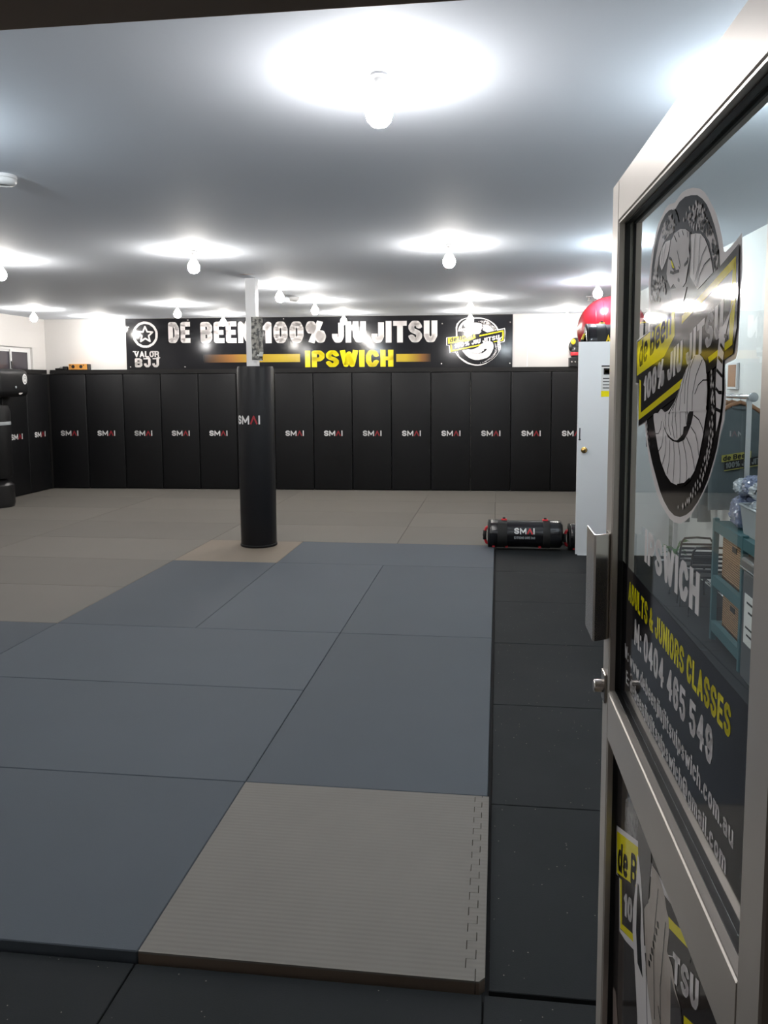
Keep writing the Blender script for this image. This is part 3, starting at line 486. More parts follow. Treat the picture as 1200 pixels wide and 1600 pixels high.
# left wall with the window opening
wl = MB(); LW = LX-.10
wl.box((LW-.15, -1.4, -.01), (LW, 8.68, H+.02)); wl.box((LW-.15, 9.66, -.01), (LW, 10.6, H+.02)); wl.box((LW-.15, 8.68, -.01), (LW, 9.66, 1.30)); wl.box((LW-.15, 8.68, 2.27), (LW, 9.66, H+.02))
struct(wl.build('wall_left', M['brick']), 'white painted brick left wall with a small window')
w1 = struct(empty('window_1', (LW-.07, 9.17, 1.78)), 'small sliding window above the left wall pads')
def frame_rect(mb, y0, y1, z0, z1, t, x0, x1, k=0):
    mb.box((x0, y0, z0), (x1, y0+t, z1), k); mb.box((x0, y1-t, z0), (x1, y1, z1), k); mb.box((x0, y0+t, z1-t), (x1, y1-t, z1), k); mb.box((x0, y0+t, z0), (x1, y1-t, z0+t), k)
b = MB(); frame_rect(b, -.49, .49, -.48, .49, .045, -.03, .03); b.build('window_frame', M['window_alu'], w1)
b = MB(); frame_rect(b, -.45, .02, -.44, .445, .03, -.012, .01); sash = b.build('sash', M['window_alu'], w1)
b = MB(); b.box((-.002, -.42, -.41), (.003, -.01, .415)); b.build('pane', M['window_glass'], sash)
b = MB(); frame_rect(b, -.02, .45, -.44, .445, .03, .011, .03); sash2 = b.build('sash', M['window_alu'], w1)
b = MB(); b.box((.018, .01, -.41), (.023, .42, .415)); b.build('pane', M['window_glass'], sash2)
b = MB(); b.rbox((.03, -.02, .16), (.045, .012, .27), .004); b.build('window_catch', M['black_plastic'], w1)
b = MB(); b.box((LW-.001, 7.0, 1.865), (LX+.004, 9.86, 1.93)); struct(b.build('trim_3', M['ledge']), 'black timber ledge along the top of the left wall pads')
b = MB(); b.box((LX-.06, 9.86, .031), (LX+.012, 9.975, 1.863)); struct(b.build('trim_5', M['ledge']), 'black corner strip between the left and back wall pads')
# right wall
b = MB(); b.box((0, -9.3, -.01), (.12, 2.75, H+.02)); wr = struct(b.build('wall_right', M['wall_right']), 'white right wall behind the clothes rack'); wr.location = (1.645, 7.87, 0); wr.rotation_euler = (0, 0, WA)
# front wall with the doorway the picture is taken through
b = MB(); b.box((-7.4, -1.33, -.01), (-.68, -1.18, H+.02)); b.box((.42, -1.33, -.01), (2.15, -1.18, H+.02)); b.box((-.68, -1.33, 2.13), (.42, -1.18, H+.02))
struct(b.build('wall_front', M['plaster']), 'front wall around the entrance doorway')
b = MB(); b.box((-.68, -1.345, 2.062), (.42, -1.175, 2.135)); b.box((-.68, -1.345, 0), (-.622, -1.175, 2.062)); b.box((.352, -1.345, 0), (.42, -1.175, 2.062))
struct(b.build('trim_4', M['bronze']), 'dark brown door frame head and jambs of the entrance')
b = MB(); b.box((-4, -5, -.2), (4, -1.41, -.03)); struct(b.build('ground', M['slab']), 'dark paving outside the entrance')

# ------------------------------------------------------------------ mats
MT = 0.03
def flat_mat(x0, x1, y0, y1, m, label, name='tatami_mat', clip=False):
    g = .0016; cx, cyy = (x0+x1)/2, (y0+y1)/2
    b = MB()
    if clip:
        pts = [(x0+g, y0+g), (x1-g, y0+g), (x1-g, back_y(x1)-.004), (x0+g, back_y(x0)-.004)]
        b.prism([(x-cx, y-cyy) for x, y in pts], -.012, MT)
    else: b.rbox((x0-cx+g, y0-cyy+g, -.012), (x1-cx-g, y1-cyy-g, MT), .003, seg=1)
    o = b.build(name, m); o.location = (cx, cyy, 0)
    return tag(o, label, 'mat', 'training mats covering the gym floor')
gy, bl = M['mat_grey'], M['mat_blue']
RS = 'beside the black rubber strip'
flat_mat(-1, 0, 1, 3, bl[1], 'blue-grey mat just behind the ridged grey jigsaw mat '+RS)
flat_mat(-1, 0, 3, 5, bl[0], 'blue-grey mat, second beyond the ridged grey jigsaw mat '+RS)
flat_mat(-2, 0, 5, 6, bl[2], 'blue-grey crosswise mat right of the padded pillar, reaching the core bag')
flat_mat(-3, -1, 0, 1, bl[1], 'blue-grey front edge mat directly left of the ridged grey jigsaw mat')
flat_mat(-3, -1, 1, 2, bl[0], 'blue-grey crosswise mat behind the blue front edge mat')
flat_mat(-3, -1, 2, 3, bl[2], 'blue-grey crosswise mat, second row behind the blue front edge mat')
flat_mat(-2, -1, 3, 5, bl[2], 'blue-grey lengthwise mat in front of the pillar, on its right')
flat_mat(-3, -2, 3, 5, bl[0], 'blue-grey lengthwise mat straight in front of the pillar base mat')
flat_mat(-5, -3, 0, 1, bl[0], 'blue-grey front edge mat, second left of the ridged grey jigsaw mat')
flat_mat(-5, -3, 1, 2, bl[1], 'blue-grey crosswise mat at the left, one row behind the front edge')
flat_mat(-5, -3, 2, 3, bl[1], 'darker blue-grey crosswise mat at the left where the grey mats begin')
flat_mat(-5, -3, 3, 4, gy[0], 'grey crosswise mat left of the blue field, nearest grey row')
flat_mat(-5, -3, 4, 5, gy[1], 'grey crosswise mat left of the blue field, second grey row')
for i, y in enumerate(range(0, 5)): flat_mat(LX+.004, -5, y, y+1, gy[i % 3] if y > 2 else bl[i % 3], 'crosswise mat along the left wall, %s row from the front' % ORD[i])
o = flat_mat(-3, -2, 5, 6, M['mat_beige'], 'beige square mat under the padded black pillar', 'jigsaw_mat')
flat_mat(-5, -3, 5, 6, gy[2], 'grey crosswise mat directly left of the beige pillar mat'); flat_mat(LX+.004, -5, 5, 6, gy[0], 'grey mat by the left wall in line with the pillar')
cols = [(LX+.004, -5, 'along the left wall'), (-5, -3, 'left of the pillar'), (-3, -1, 'behind the pillar'), (-1, 0, 'between the pillar and the core bag'), (0, 1.56, 'behind the core bags')]
for j, (x0, x1, w) in enumerate(cols):
    for i in range(4):
        y0 = 6+i
        flat_mat(x0, x1, y0+(.22 if x0 == 0 and i == 0 else 0), y0+1, gy[(i*2+j) % 3], 'grey mat %s, %s' % (w, ['row nearest the pillar', 'second row beyond the pillar', 'third row beyond the pillar', 'last row against the back wall pads'][i]), clip=(i == 3))
# ridged jigsaw mat at the front corner: body with toothed right edge, and its border strip
teeth = []; n = 13; yy0, yy1 = .012, .988
for i in range(n*2+1):
    y = yy0 + (yy1-yy0)*i/(n*2); x = -.052 if i % 2 else -.024
    if i: teeth.append((teeth[-1][0], y))
    teeth.append((x, y))
body = [(-.998, .002)] + [(teeth[0][0], .002)] + teeth + [(teeth[-1][0], .998), (-.998, .998)]
jm = empty('jigsaw_mat', (-.5, .5, 0)); tag(jm, 'ridged grey jigsaw mat at the near corner of the mat area', 'mat', 'training mats covering the gym floor')
b = MB(); b.prism([(x+.5, y-.5) for x, y in body], -.012, MT-.006, 1); b.prism([(x+.5, y-.5) for x, y in body], MT-.006, MT, 0); b.build('mat_body', [M['mat_ridge'], M['mat_core']], jm)
strip = [(x+.0022, y) for x, y in teeth]
bs = [(teeth[0][0]+.0022, .002)] + strip + [(teeth[-1][0]+.0022, .998), (.004, .998), (.004, .02), (-.012, .002)]
b = MB(); b.prism([(x+.5, y-.5) for x, y in bs], -.012, MT-.006, 1); b.prism([(x+.5, y-.5) for x, y in bs], MT-.006, MT-.0005, 0); b.build('border_strip', [M['mat_ridge'], M['mat_core']], jm)

# ------------------------------------------------------------------ wall pads
def smai(mb, cx, cz, wd, ht, h, fn=None, t=.24): 
    return text2(mb, 'SM^I', cx-wd/2, cz-ht/2, cx+wd/2, cz+ht/2, t=t, w=.78, gap=.16, h=h, kk=[0, 0, 1, 0])
pm = MB(); pm.rbox((-.303, 0, .032), (.303, .05, 1.862), .016, seg=3)
pad_mesh = None
lm = MB(); smai(lm, .005, .922, .29, .085, 0); lm.map(lambda x, y, z: (x, -.0008, y))
pad0 = pm.build('wall_pad', M['pad'], smooth=True, angle=40)
logo0 = lm.build('logo_print', [M['print_white'], M['print_red']], pad0, fixn=False)
for i in range(14):
    p = pad0 if i == 0 else copy_tree(pad0)
    u = LX + .305 + .61*i
    p.location = (u, back_y(u), 0); p.rotation_euler = (0, 0, WA)
    tag(p, 'black vinyl pad on the back wall, %s from the left corner' % ORD[i], 'wall pad', 'black pads lining the walls')
for i in range(4):
    p = copy_tree(pad0); y = 9.898 - .305 - .61*i
    p.location = (LX, y, 0); p.rotation_euler = (0, 0, PI/2)
    tag(p, 'black vinyl pad on the left wall, %s from the back corner' % ORD[i], 'wall pad', 'black pads lining the walls')

# ------------------------------------------------------------------ banner sign on the back wall
sg = on_back(empty('banner_sign'), WD)
tag(sg, 'long glossy black gym banner along the top of the back wall', 'sign')
b = MB(); b.rbox((-5.853, -.012, 1.908), (.243, -.0005, 2.730), .002, seg=1); b.build('board', M['sign_black'], sg)
def pr(mb, name, mats): mb.map(lambda x, y, z: (x, -.0125-z, y)); return mb.build(name, mats, sg, fixn=False)
wh = M['sign_white']
for nm, s, a0, a1, z0, z1 in (('headline_word', 'DE', -5.155, -4.80, 2.345, 2.672), ('headline_word', 'BEEN', -4.635, -3.83, 2.337, 2.668), ('headline_word', '100%', -3.64, -2.635, 2.328, 2.660), ('headline_word', 'JIU', -2.54, -2.01, 2.327, 2.650), ('headline_word', 'JITSU', -1.92, -.905, 2.320, 2.650)):
    pr(text2(MB(), s, a0, z0, a1, z1, t=.225, w=.30, gap=.07, h=.0008), nm, wh)
pr(text2(MB(), 'IPSWICH', -2.97, 1.950, -1.585, 2.208, t=.225, w=.33, gap=.06, h=.0008), 'town_name', M['sign_yellow'])
def fade_mat(name, x_a, x_b):
    m = mat(name, (0.5, 0.36, 0.04), 0.12); nt = m.node_tree; bb = nt.nodes['Principled BSDF']; tc = nt.nodes['Texture Coordinate']
    sp = nt.nodes.new('ShaderNodeSeparateXYZ'); nt.links.new(tc.outputs['Object'], sp.inputs['Vector'])
    mr = nt.nodes.new('ShaderNodeMapRange'); mr.inputs['From Min'].default_value = x_a; mr.inputs['From Max'].default_value = x_b; nt.links.new(sp.outputs['X'], mr.inputs['Value'])
    r = nt.nodes.new('ShaderNodeValToRGB'); e = r.color_ramp.elements; e[0].color = (0.012, 0.011, 0.012, 1); e[1].color = (0.52, 0.38, 0.03, 1)
    e1 = r.color_ramp.elements.new(.35); e1.color = (0.22, 0.10, 0.03, 1); nt.links.new(mr.outputs['Result'], r.inputs['Fac']); nt.links.new(r.outputs['Color'], bb.inputs['Base Color']); return m
b = MB(); b.poly2([(-4.60, 2.033), (-3.05, 2.033), (-3.05, 2.158), (-4.60, 2.158)], .0006); pr(b, 'stripe', fade_mat('fading_stripe', -4.6, -3.3))
b = MB(); b.poly2([(-1.54, 2.025), (-1.0, 2.025), (-1.0, 2.144), (-1.54, 2.144)], .0006); pr(b, 'stripe', fade_mat('fading_stripe_right', -1.0, -1.4))
b = MB(); cc = (-5.533, 2.478)
b.stroke2([(cc[0]+.188*math.cos(2*PI*i/40)*(1+.012*((i*7) % 3-1)), cc[1]+.188*math.sin(2*PI*i/40)*(1+.012*((i*5) % 3-1))) for i in range(40)], .037, .0008, closed=True, joints=False)
b.stroke2([(cc[0]+(.128 if i % 2 == 0 else .058)*math.sin(PI*i/5), cc[1]+(.128 if i % 2 == 0 else .058)*math.cos(PI*i/5)) for i in range(10)], .026, .0008, closed=True)
pr(b, 'club_emblem', wh)
b = MB(); text2(b, 'VALOR', -5.725, 2.124, -5.318, 2.220, t=.20, w=.46, gap=.1, h=.0008)
for (x, z) in ((-5.715, 2.222), (-5.42, 2.222), (-5.50, 2.122), (-5.33, 2.122)): b.poly2([(x-.03, z-.014), (x+.03, z-.014), (x+.03, z), (x-.03, z)], .0008)
pr(b, 'club_name', wh)
b = MB(); text2(b, 'BJJ', -5.718, 1.966, -5.322, 2.110, t=.24, w=.46, gap=.16, h=.0008)
for x in (-5.52, -5.37): b.poly2([(x-.055, 2.092), (x+.055, 2.092), (x+.055, 2.110), (x-.055, 2.110)], .0008)
pr(b, 'club_initials', wh)
b = MB(); cobra_logo(b, lambda x, y: (-.755+(x-.157)*1.62, 1.962+(y-1.467)*1.56), .0006, .0005); pr(b, 'cobra_emblem', [wh, M['sign_black'], M['sign_white'], M['sign_yellow']])
for (x, z) in ((-5.80, 2.60), (-5.79, 1.97), (-4.9, 1.965), (-4.83, 2.70), (-3.3, 2.70), (-.83, 2.60), (-.84, 1.99), (.205, 2.61), (.205, 1.99)):
    b = MB(); b.lathe([(.011, 0), (.011, .004), (.006, .007), (0, .007)], 10); b.map(lambda x_, y_, z_: (x+x_, z+y_, z_)); pr(b, 'screw_head', M['steel'])

# ------------------------------------------------------------------ pillar
PX, PY = -2.41, 5.79
po = empty('post', (PX, PY, 0)); tag(po, 'white square post rising from the black pillar pad to the ceiling', 'post')
b = MB(); b.rbox((-.075, -.045, -.012), (.030, .055, H-.002), .004, seg=1); b.build('shaft', M['white_paint'], po)
pp = empty('pillar_pad', (PX, PY, 0)); tag(pp, 'round black vinyl pad wrapped around the white post', 'pillar pad')
b = MB(); b.lathe([(.115, .031), (.176, .031), (.182, .05), (.184, .9), (.184, 1.83), (.176, 1.858), (.115, 1.858), (.115, .031)], 48); b.build('padding', M['pad_pillar'], pp, smooth=True, angle=40)
b = MB(); b.lathe([(.1845, .0305), (.188, .036), (.188, .05), (.1845, .056)], 40); b.build('hem', M['pad'], pp, smooth=True)
b = MB(); smai(b, 0, 1.326, .27, .088, 0)
me_, bm_ = b.mesh('logo_print', [M['print_white'], M['print_red']]); bmesh.ops.subdivide_edges(bm_, edges=bm_.edges[:], cuts=2, use_grid_fill=True)
face_cam = math.atan2(CAM.y-PY, CAM.x-PX)
for v in bm_.verts:
    a = face_cam - math.radians(31) + v.co.x/.185
    v.co = Vector((.1855*math.cos(a), .1855*math.sin(a), v.co.y))
bm_.to_mesh(me_); bm_.free(); link('logo_print', me_, pp)
nt_ = empty('paper_notice', (PX+.047, PY-.075, 1.92)); nt_.rotation_euler = (0, 0, math.radians(28)); tag(nt_, 'crumpled grey printed paper taped to the white post', 'notice')
b = MB(); nx, nz = 7, 10
for k_, (m_, off, e) in enumerate((('paper', 0, .006), ('notice', -.0012, 0))):
    vs = []; fs = []
    for j in range(nz+1):
        for i in range(nx+1):
            x = -.055+.115*i/nx; z = .425*j/nz
            x *= 1+e*8*(.1); vs.append((x, off + .012*math.sin(3*x/.06+j*.9)*(.4+.6*abs(i/nx-.5)) + (.03*(i/nx)**2 if j < 2 else 0), (z-.2125)*(1+e*5)+.2125))
    for j in range(nz):
        for i in range(nx): fs.append((j*(nx+1)+i, j*(nx+1)+i+1, (j+1)*(nx+1)+i+1, (j+1)*(nx+1)+i))
    b.add(vs, fs, k_)
b.build('sheet', [M['paper'], M['notice']], nt_, smooth=True, fixn=False)

# ------------------------------------------------------------------ ceiling lamps: bare bulbs on batten holders
def bulb_mat(name, c, f=1.0): return mat(name, (0.8, 0.8, 0.8), 0.3, emit=(c, BULB_STRENGTH*f))
M['bulb_warm'] = bulb_mat('warm_bulb', (1.0, 0.95, 0.89)); M['bulb_cool'] = bulb_mat('cool_bulb', (0.84, 0.94, 1.0)); M['bulb_neutral'] = bulb_mat('neutral_bulb', (1.0, 0.97, 0.95))
for k_ in ('warm', 'cool', 'neutral'): M['neck_'+k_] = bulb_mat(k_+'_bulb_neck', tuple(M['bulb_'+k_].node_tree.nodes['Principled BSDF'].inputs['Emission Color'].default_value)[:3], 0.10)
def lamp_proto(k):
    r = empty('ceiling_lamp'); b = MB(); b.lathe([(0, 0), (.030, 0), (.030, -.008), (.018, -.014), (.017, -.052), (.015, -.058), (0, -.058)], 16); b.build('lamp_holder', M['lamp_white'], r, smooth=True, angle=40)
    b = MB(); b.lathe([(.016, -.058), (.02, -.066), (.036, -.09), (.0445, -.108), (.0452, -.1115), (0, -.1115)], 14); b.build('bulb_neck', M[k.replace('bulb', 'neck')], r, smooth=True, angle=40)
    b = MB(); b.lathe([(.0, -.112), (.046, -.112), (.048, -.132), (.042, -.155), (.026, -.172), (0, -.178)], 12); b.build('bulb', M[k], r, smooth=True, angle=60); return r
protos = {}
lamps = [(-.389, .787, 'bulb_neutral', 'bare bulb on the ceiling nearest the doorway'), (-2.45, .85, 'bulb_cool', 'bare cool white bulb on the near ceiling beyond the left smoke alarm'), (1.0, .95, 'bulb_cool', 'bare cool white bulb on the near ceiling above the glass door'),
 (-4.4, 1.0, 'bulb_neutral', 'bare bulb on the near ceiling far to the left'),
 (-2.387, 4.15, 'bulb_warm', 'bare bulb on the ceiling in front of the pillar'), (-.353, 4.17, 'bulb_warm', 'bare bulb on the ceiling above the blue mats by the rubber strip'), (1.03, 4.28, 'bulb_cool', 'bare cool bulb on the ceiling near the clothes rack'), (-4.142, 4.30, 'bulb_warm', 'bare bulb on the ceiling left of the pillar, cut by the picture edge'), (-6.2, 4.3, 'bulb_neutral', 'bare bulb on the ceiling near the left wall, middle of the room'),
 (-2.311, 6.404, 'bulb_warm', 'bare bulb on the ceiling just behind the pillar post'), (1.05, 6.572, 'bulb_cool', 'bare cool bulb on the ceiling above the red gym ball'),
 (-4.162, 8.086, 'bulb_warm', 'bare bulb hanging before the DE BEEN wording of the banner'), (-6.334, 8.328, 'bulb_warm', 'bare bulb on the ceiling above the left wall window'), (-2.279, 7.925, 'bulb_warm', 'bare bulb on the ceiling before the middle of the banner'), (-.323, 7.957, 'bulb_warm', 'bare bulb on the ceiling before the cobra emblem of the banner'),
 (-6.058, 9.60, 'bulb_warm', 'bare bulb close to the back wall left of the banner'), (-4.061, 9.56, 'bulb_warm', 'bare bulb close above the left half of the banner'), (-2.247, 9.64, 'bulb_warm', 'bare bulb close above the middle of the banner'), (-.383, 9.70, 'bulb_warm', 'bare bulb close above the cobra emblem on the banner'), (1.0, 9.70, 'bulb_warm', 'bare bulb close to the back wall right of the banner')]
for x, y, k, lb in lamps:
    if k in protos: r = copy_tree(protos[k])
    else: r = protos[k] = lamp_proto(k)
    r.location = (x, y, H-.001); tag(r, lb, 'ceiling lamp', 'bare bulbs on the ceiling')
def alarm(x, y, lb):
    r = empty('smoke_alarm', (x, y, H-.0005)); tag(r, lb, 'smoke alarm', 'smoke alarms on the ceiling')
    b = MB(); b.lathe([(0, 0), (.062, 0), (.064, -.016), (.062, -.018), (0, -.018)], 24); b.build('base_plate', M['lamp_white'], r, smooth=True, angle=40)
    b = MB(); b.lathe([(0, -.0185), (.060, -.0185), (.062, -.032), (.052, -.046), (.03, -.05), (.028, -.047), (0, -.047)], 24); b.build('cover', M['lamp_white'], r, smooth=True, angle=50)
alarm(-2.475, 1.83, 'round white smoke alarm at the left picture edge'); alarm(-2.44, 7.525, 'small white smoke alarm on the far ceiling right of the post')
r = empty('sprinkler', (1.118, 7.99, H-.0005)); tag(r, 'small white sprinkler head on the ceiling beside the red ball', 'sprinkler')
b = MB(); b.lathe([(0, 0), (.035, 0), (.030, -.014), (.014, -.018), (0, -.018)], 16); b.build('rose', M['lamp_white'], r, smooth=True, angle=40)
b = MB(); b.lathe([(.009, -.017), (.009, -.05), (.022, -.053), (.022, -.057), (0, -.057)], 12); b.build('nozzle', M['steel'], r, smooth=True, angle=40)

# ------------------------------------------------------------------ entrance door (open into the room)
DA = math.radians(-1.85)
ddr = Vector((math.sin(DA), math.cos(DA), 0)); P0 = Vector((.30, CAM.y, 0))
hinge = P0 + ddr*.73
d1 = empty('door_1', (hinge.x, hinge.y, .006)); d1.rotation_euler = (0, 0, PI/2 - DA); struct(d1, 'open aluminium and glass entrance door with gym decals')
# local axes: x along the leaf from hinge to free edge, y outwards towards the viewer, z up
TH = .045; DW = .90
def dbox(name, x0, x1, z0, z1, m, y0=-TH, y1=0.0, r=.0025, parent=d1): b = MB(); b.rbox((x0, y0, z0), (x1, y1, z1), r, seg=1); return b.build(name, m, parent)
SW = .062
dbox('stile', DW-SW, DW, 0, 2.04, M['alu']); dbox('stile', 0, SW, 0, 2.04, M['alu'])
dbox('top_rail', SW, DW-SW, 1.962, 2.04, M['alu']); dbox('middle_rail', SW, DW-SW, .955, 1.05, M['alu']); dbox('bottom_rail', SW, DW-SW, 0, .20, M['alu'])
GY = -.0225
def glazing(z0, z1):
    x0, x1 = SW, DW-SW
    p = MB(); t = .012
    p.box((x0+.003, GY-.006, z0+.003), (x1-.003, GY, z1-.003), 1); p.mi[-1] = 1
    for i in range(len(p.f)-6, len(p.f)):
        if all(abs(p.v[j][1]-GY) < 1e-6 for j in p.f[i]): p.mi[i] = 0
    pane = p.build('glass_pane', [M['glass'], M['glass_rear']], d1)
    def ring(name, m, ya, yb, t):
        b = MB(); b.box((x0, ya, z0), (x0+t, yb, z1)); b.box((x1-t, ya, z0), (x1, yb, z1)); b.box((x0+t, ya, z1-t), (x1-t, yb, z1)); b.box((x0+t, ya, z0), (x1-t, yb, z0+t)); b.build(name, m, pane)
    ring('glazing_bead', M['alu'], -.0125, -.002, .0035); ring('gasket', M['gasket'], GY+.0004, -.0125, .0055)
    ring('gasket', M['gasket'], -.033, GY-.0064, .0055); ring('glazing_bead', M['alu'], -.043, -.033, .0035)
    return pane
up_pane = glazing(1.05, 1.962); low_pane = glazing(.20, .955)
def decal(mb, name, mats, pane): mb.map(lambda x, y, z: (DW-x, GY+.0003+z, y-.006)); return mb.build(name, mats, pane, fixn=False)
DM = [M['decal_white'], M['decal_black'], M['decal_grey'], M['decal_yellow']]
decal(cobra_logo(MB(), lambda x, y: (x, y), .0002, .00012), 'cobra_decal', DM, up_pane)['label'] = 'cobra emblem with slanted yellow and black name plate'
decal(text2(MB(), 'IPSWICH', .258, 1.364, .584, 1.420, t=.235, w=.42, gap=.10, h=.0002), 'town_lettering', M['decal_white'], up_pane)
b = MB(); b.poly2([(.0685, 1.062), (.8315, 1.062), (.8315, 1.323), (.0685, 1.323)], .0002); decal(b, 'contact_band', M['decal_band'], up_pane)
decal(text2(MB(), 'ADULTS & JUNIORS CLASSES', .132, 1.262, .724, 1.300, t=.19, w=.36, gap=.09, h=.0005), 'classes_lettering', M['decal_yellow'], up_pane)
decal(text2(MB(), 'M: 0404 465 549', .194, 1.198, .662, 1.245, t=.18, w=.36, gap=.10, h=.0005), 'phone_lettering', M['decal_white'], up_pane)
decal(text2(MB(), 'W: www.debeenjiujitsuipswich.com.au', .110, 1.145, .747, 1.172, t=.165, w=.36, gap=.11, h=.0005), 'website_lettering', M['decal_white'], up_pane)
decal(text2(MB(), 'E: debeenjiujitsuipswich@gmail.com', .128, 1.101, .726, 1.126, t=.165, w=.36, gap=.11, h=.0005), 'email_lettering', M['decal_white'], up_pane)
# printed poster on the lower pane: a fighter in a white gi in front of the emblem
PO = [M['poster_dark'], M['decal_white'], M['decal_yellow'], M['poster_gi'], M['poster_skin'], M['poster_grey'], M['poster_mottle'], M['decal_black']]
b = MB(); b.poly2([(.0685, .212), (.8315, .212), (.8315, .945), (.0685, .945)], .0002, 0)
b.poly2([(.152, .881), (.187, .905), (.262, .94), (.267, .854), (.147, .806)], .0004, 6)
b.poly2([(.066, .780), (.266, .866), (.60, 1.0-.056), (.60, .90), (.267, .66), (.184, .618), (.123, .594), (.108, .697), (.080, .685)], .0005, 1)
b.poly2([(.075, .773), (.60, .940), (.60, .895), (.243, .662), (.131, .604), (.116, .699), (.087, .690)], .0006, 0)
b.poly2([(.075, .773), (.30, .870), (.30, .797), (.085, .691)], .0007, 2)
b.poly2([(.116, .699), (.134, .708), (.147, .628), (.131, .61)], .0007, 2); b.poly2([(.131, .618), (.260, .685), (.262, .671), (.131, .606)], .0007, 2)
b.poly2([(.485, .88), (.521, .894), (.60, .93), (.60, .912), (.487, .864)], .0007, 2); b.poly2([(.579, .802), (.70, .87), (.70, .85), (.58, .785)], .0007, 2)
t_ = text2(MB(), 'de B', .092, .702, .262, .762, t=.2, w=.4, k=7); t_.map(lambda x, y, z: (x, y+(x-.092)*.43, .0008)); b.add(t_.v, t_.f); b.mi[-len(t_.f):] = t_.mi
t_ = text2(MB(), '10', .162, .656, .236, .702, t=.22, w=.36, k=1); t_.map(lambda x, y, z: (x, y+(x-.162)*.45, .0008)); b.add(t_.v, t_.f); b.mi[-len(t_.f):] = t_.mi
t_ = text2(MB(), 'TSU', .515, .803, .642, .848, t=.22, w=.36, k=1); t_.map(lambda x, y, z: (x, y+(x-.515)*.43, .0008)); b.add(t_.v, t_.f); b.mi[-len(t_.f):] = t_.mi
b.poly2([(.375, .892), (.424, .902), (.462, .894), (.472, .883), (.485, .879), (.492, .861), (.483, .823), (.513, .823), (.532, .804), (.564, .798), (.573, .784), (.60, .60), (.60, .30), (.40, .30), (.405, .64), (.369, .673), (.339, .74), (.329, .783), (.367, .83)], .0009, 3)
b.poly2([(.269, .844), (.263, .792), (.243, .724), (.244, .683), (.269, .633), (.30, .562), (.34, .30), (.42, .30), (.405, .64), (.369, .673), (.336, .724), (.31, .797), (.287, .84)], .0010, 1)
b.poly2([(.263, .891), (.300, .935), (.345, .94), (.366, .915), (.370, .887), (.36, .845), (.358, .814), (.333, .791), (.316, .795), (.295, .823), (.274, .847)], .0011, 5)
b.poly2([(.275, .794), (.286, .797), (.307, .769), (.308, .716), (.332, .661), (.291, .656), (.273, .704), (.273, .758)], .0011, 7)
for i in range(7): y = .715+.017*i; b.poly2([(.372+.008*i, y), (.384+.008*i, y+.004), (.380+.008*i, y+.013), (.369+.008*i, y+.008)], .0011, 7)
b.poly2([(.507, .802), (.532, .798), (.564, .798), (.573, .784), (.55, .62), (.52, .64), (.511, .765)], .0010, 5)
b.poly2([(.033+.04, .437), (.10, .447), (.128, .405), (.14, .30), (.085, .30)], .0009, 4)
for l in ([(.42, .88), (.40, .78), (.42, .66)], [(.47, .86), (.45, .74), (.47, .60)], [(.35, .72), (.38, .58)], [(.44, .70), (.50, .66)]): b.stroke2(l, .004, .0011, 5)
decal(b, 'poster_print', PO, low_pane)['label'] = 'printed fighter in a white gi over the gym emblem'
# pull handle: folded plate on the free stile
prof = [(DW-.020, .0005), (DW-.058, .0005), (DW-.062, .004), (DW-.078, .031), (DW-.074, .0345), (DW+.030, .0335), (DW+.030, .0315), (DW-.072, .032), (DW-.0745, .0305), (DW-.058, .003), (DW-.020, .0025)]
b = MB(); b.prism(prof, 1.157, 1.368); hd = b.build('pull_handle', M['steel'], d1)
for z in (1.335, 1.19): b = MB(); b.lathe([(0, .0115), (.004, .0115), (.005, .009), (.005, .0024)], 10); b.map(lambda x, y, z_: (DW-.045+x, z_, z+y)); b.build('screw', M['steel'], hd)
b = MB(); b.rbox((DW-.052, .0002, 1.020), (DW-.012, .006, 1.080), .003); lk = b.build('lock_plate', M['steel'], d1)
b = MB(); b.lathe([(.013, .006), (.013, .022), (.011, .024), (0, .024)], 20); b.map(lambda x, y, z: (DW-.032+x, z, 1.050+y)); b.build('lock_cylinder', M['steel'], lk, smooth=True, angle=40)
for z in (.25, 1.05, 1.85):
    b = MB(); b.lathe([(.009, -.05), (.009, .05)], 12); b.map(lambda x, y, q: (-.006+x, -TH-.004+y, z+q)); b.build('hinge', M['steel'], d1, smooth=True, angle=40)

# ------------------------------------------------------------------ white door at the right
D2Y = 5.744
d2 = empty('door_2', (.786, D2Y, .012)); struct(d2, 'white painted door standing open beside the core bags')
DR2 = right_x(D2Y) - .786 - .03
b = MB(); b.rbox((0, 0, 0), (DR2, .036, 2.055), .003, seg=1); b.build('leaf', M['door_white'], d2)
b = MB(); b.lathe([(.030, 0), (.030, -.006), (.022, -.010), (.020, -.028), (.012, -.034), (0, -.034)], 20, 'Y'); b.map(lambda x, y, z: (.066+x, y-.0003, 1.022+z)); kn = b.build('door_lock', M['brass'], d2, smooth=True, angle=40)
b = MB(); b.box((.0625, -.0375, 1.010), (.0695, -.0345, 1.034)); b.build('keyhole', M['black_plastic'], kn)
b = MB(); b.box((.018, -.002, 1.115), (.028, .0005, 1.235)); b.box((.012, -.003, 1.118), (.034, .0005, 1.128)); b.build('latch_plate', M['black_plastic'], d2)
b = MB(); b.rbox((.02, -.012, -.0115), (.115, .02, -.001), .003, seg=1); b.build('door_stop', M['white_paint'], d2)
b = MB(); b.box((DR2-.004, -.03, 0), (DR2+.03, .07, 2.12)); b.build('hinge_jamb', M['white_paint'], d2)
fl = empty('flyer', (.786+.215, D2Y-.0006, 1.545)); tag(fl, 'small yellow and white flyer taped to the white door', 'flyer')
b = MB(); b.box((0, -.0012, 0), (.21, 0, .297)); b.build('sheet', M['paper'], fl)
b = MB()
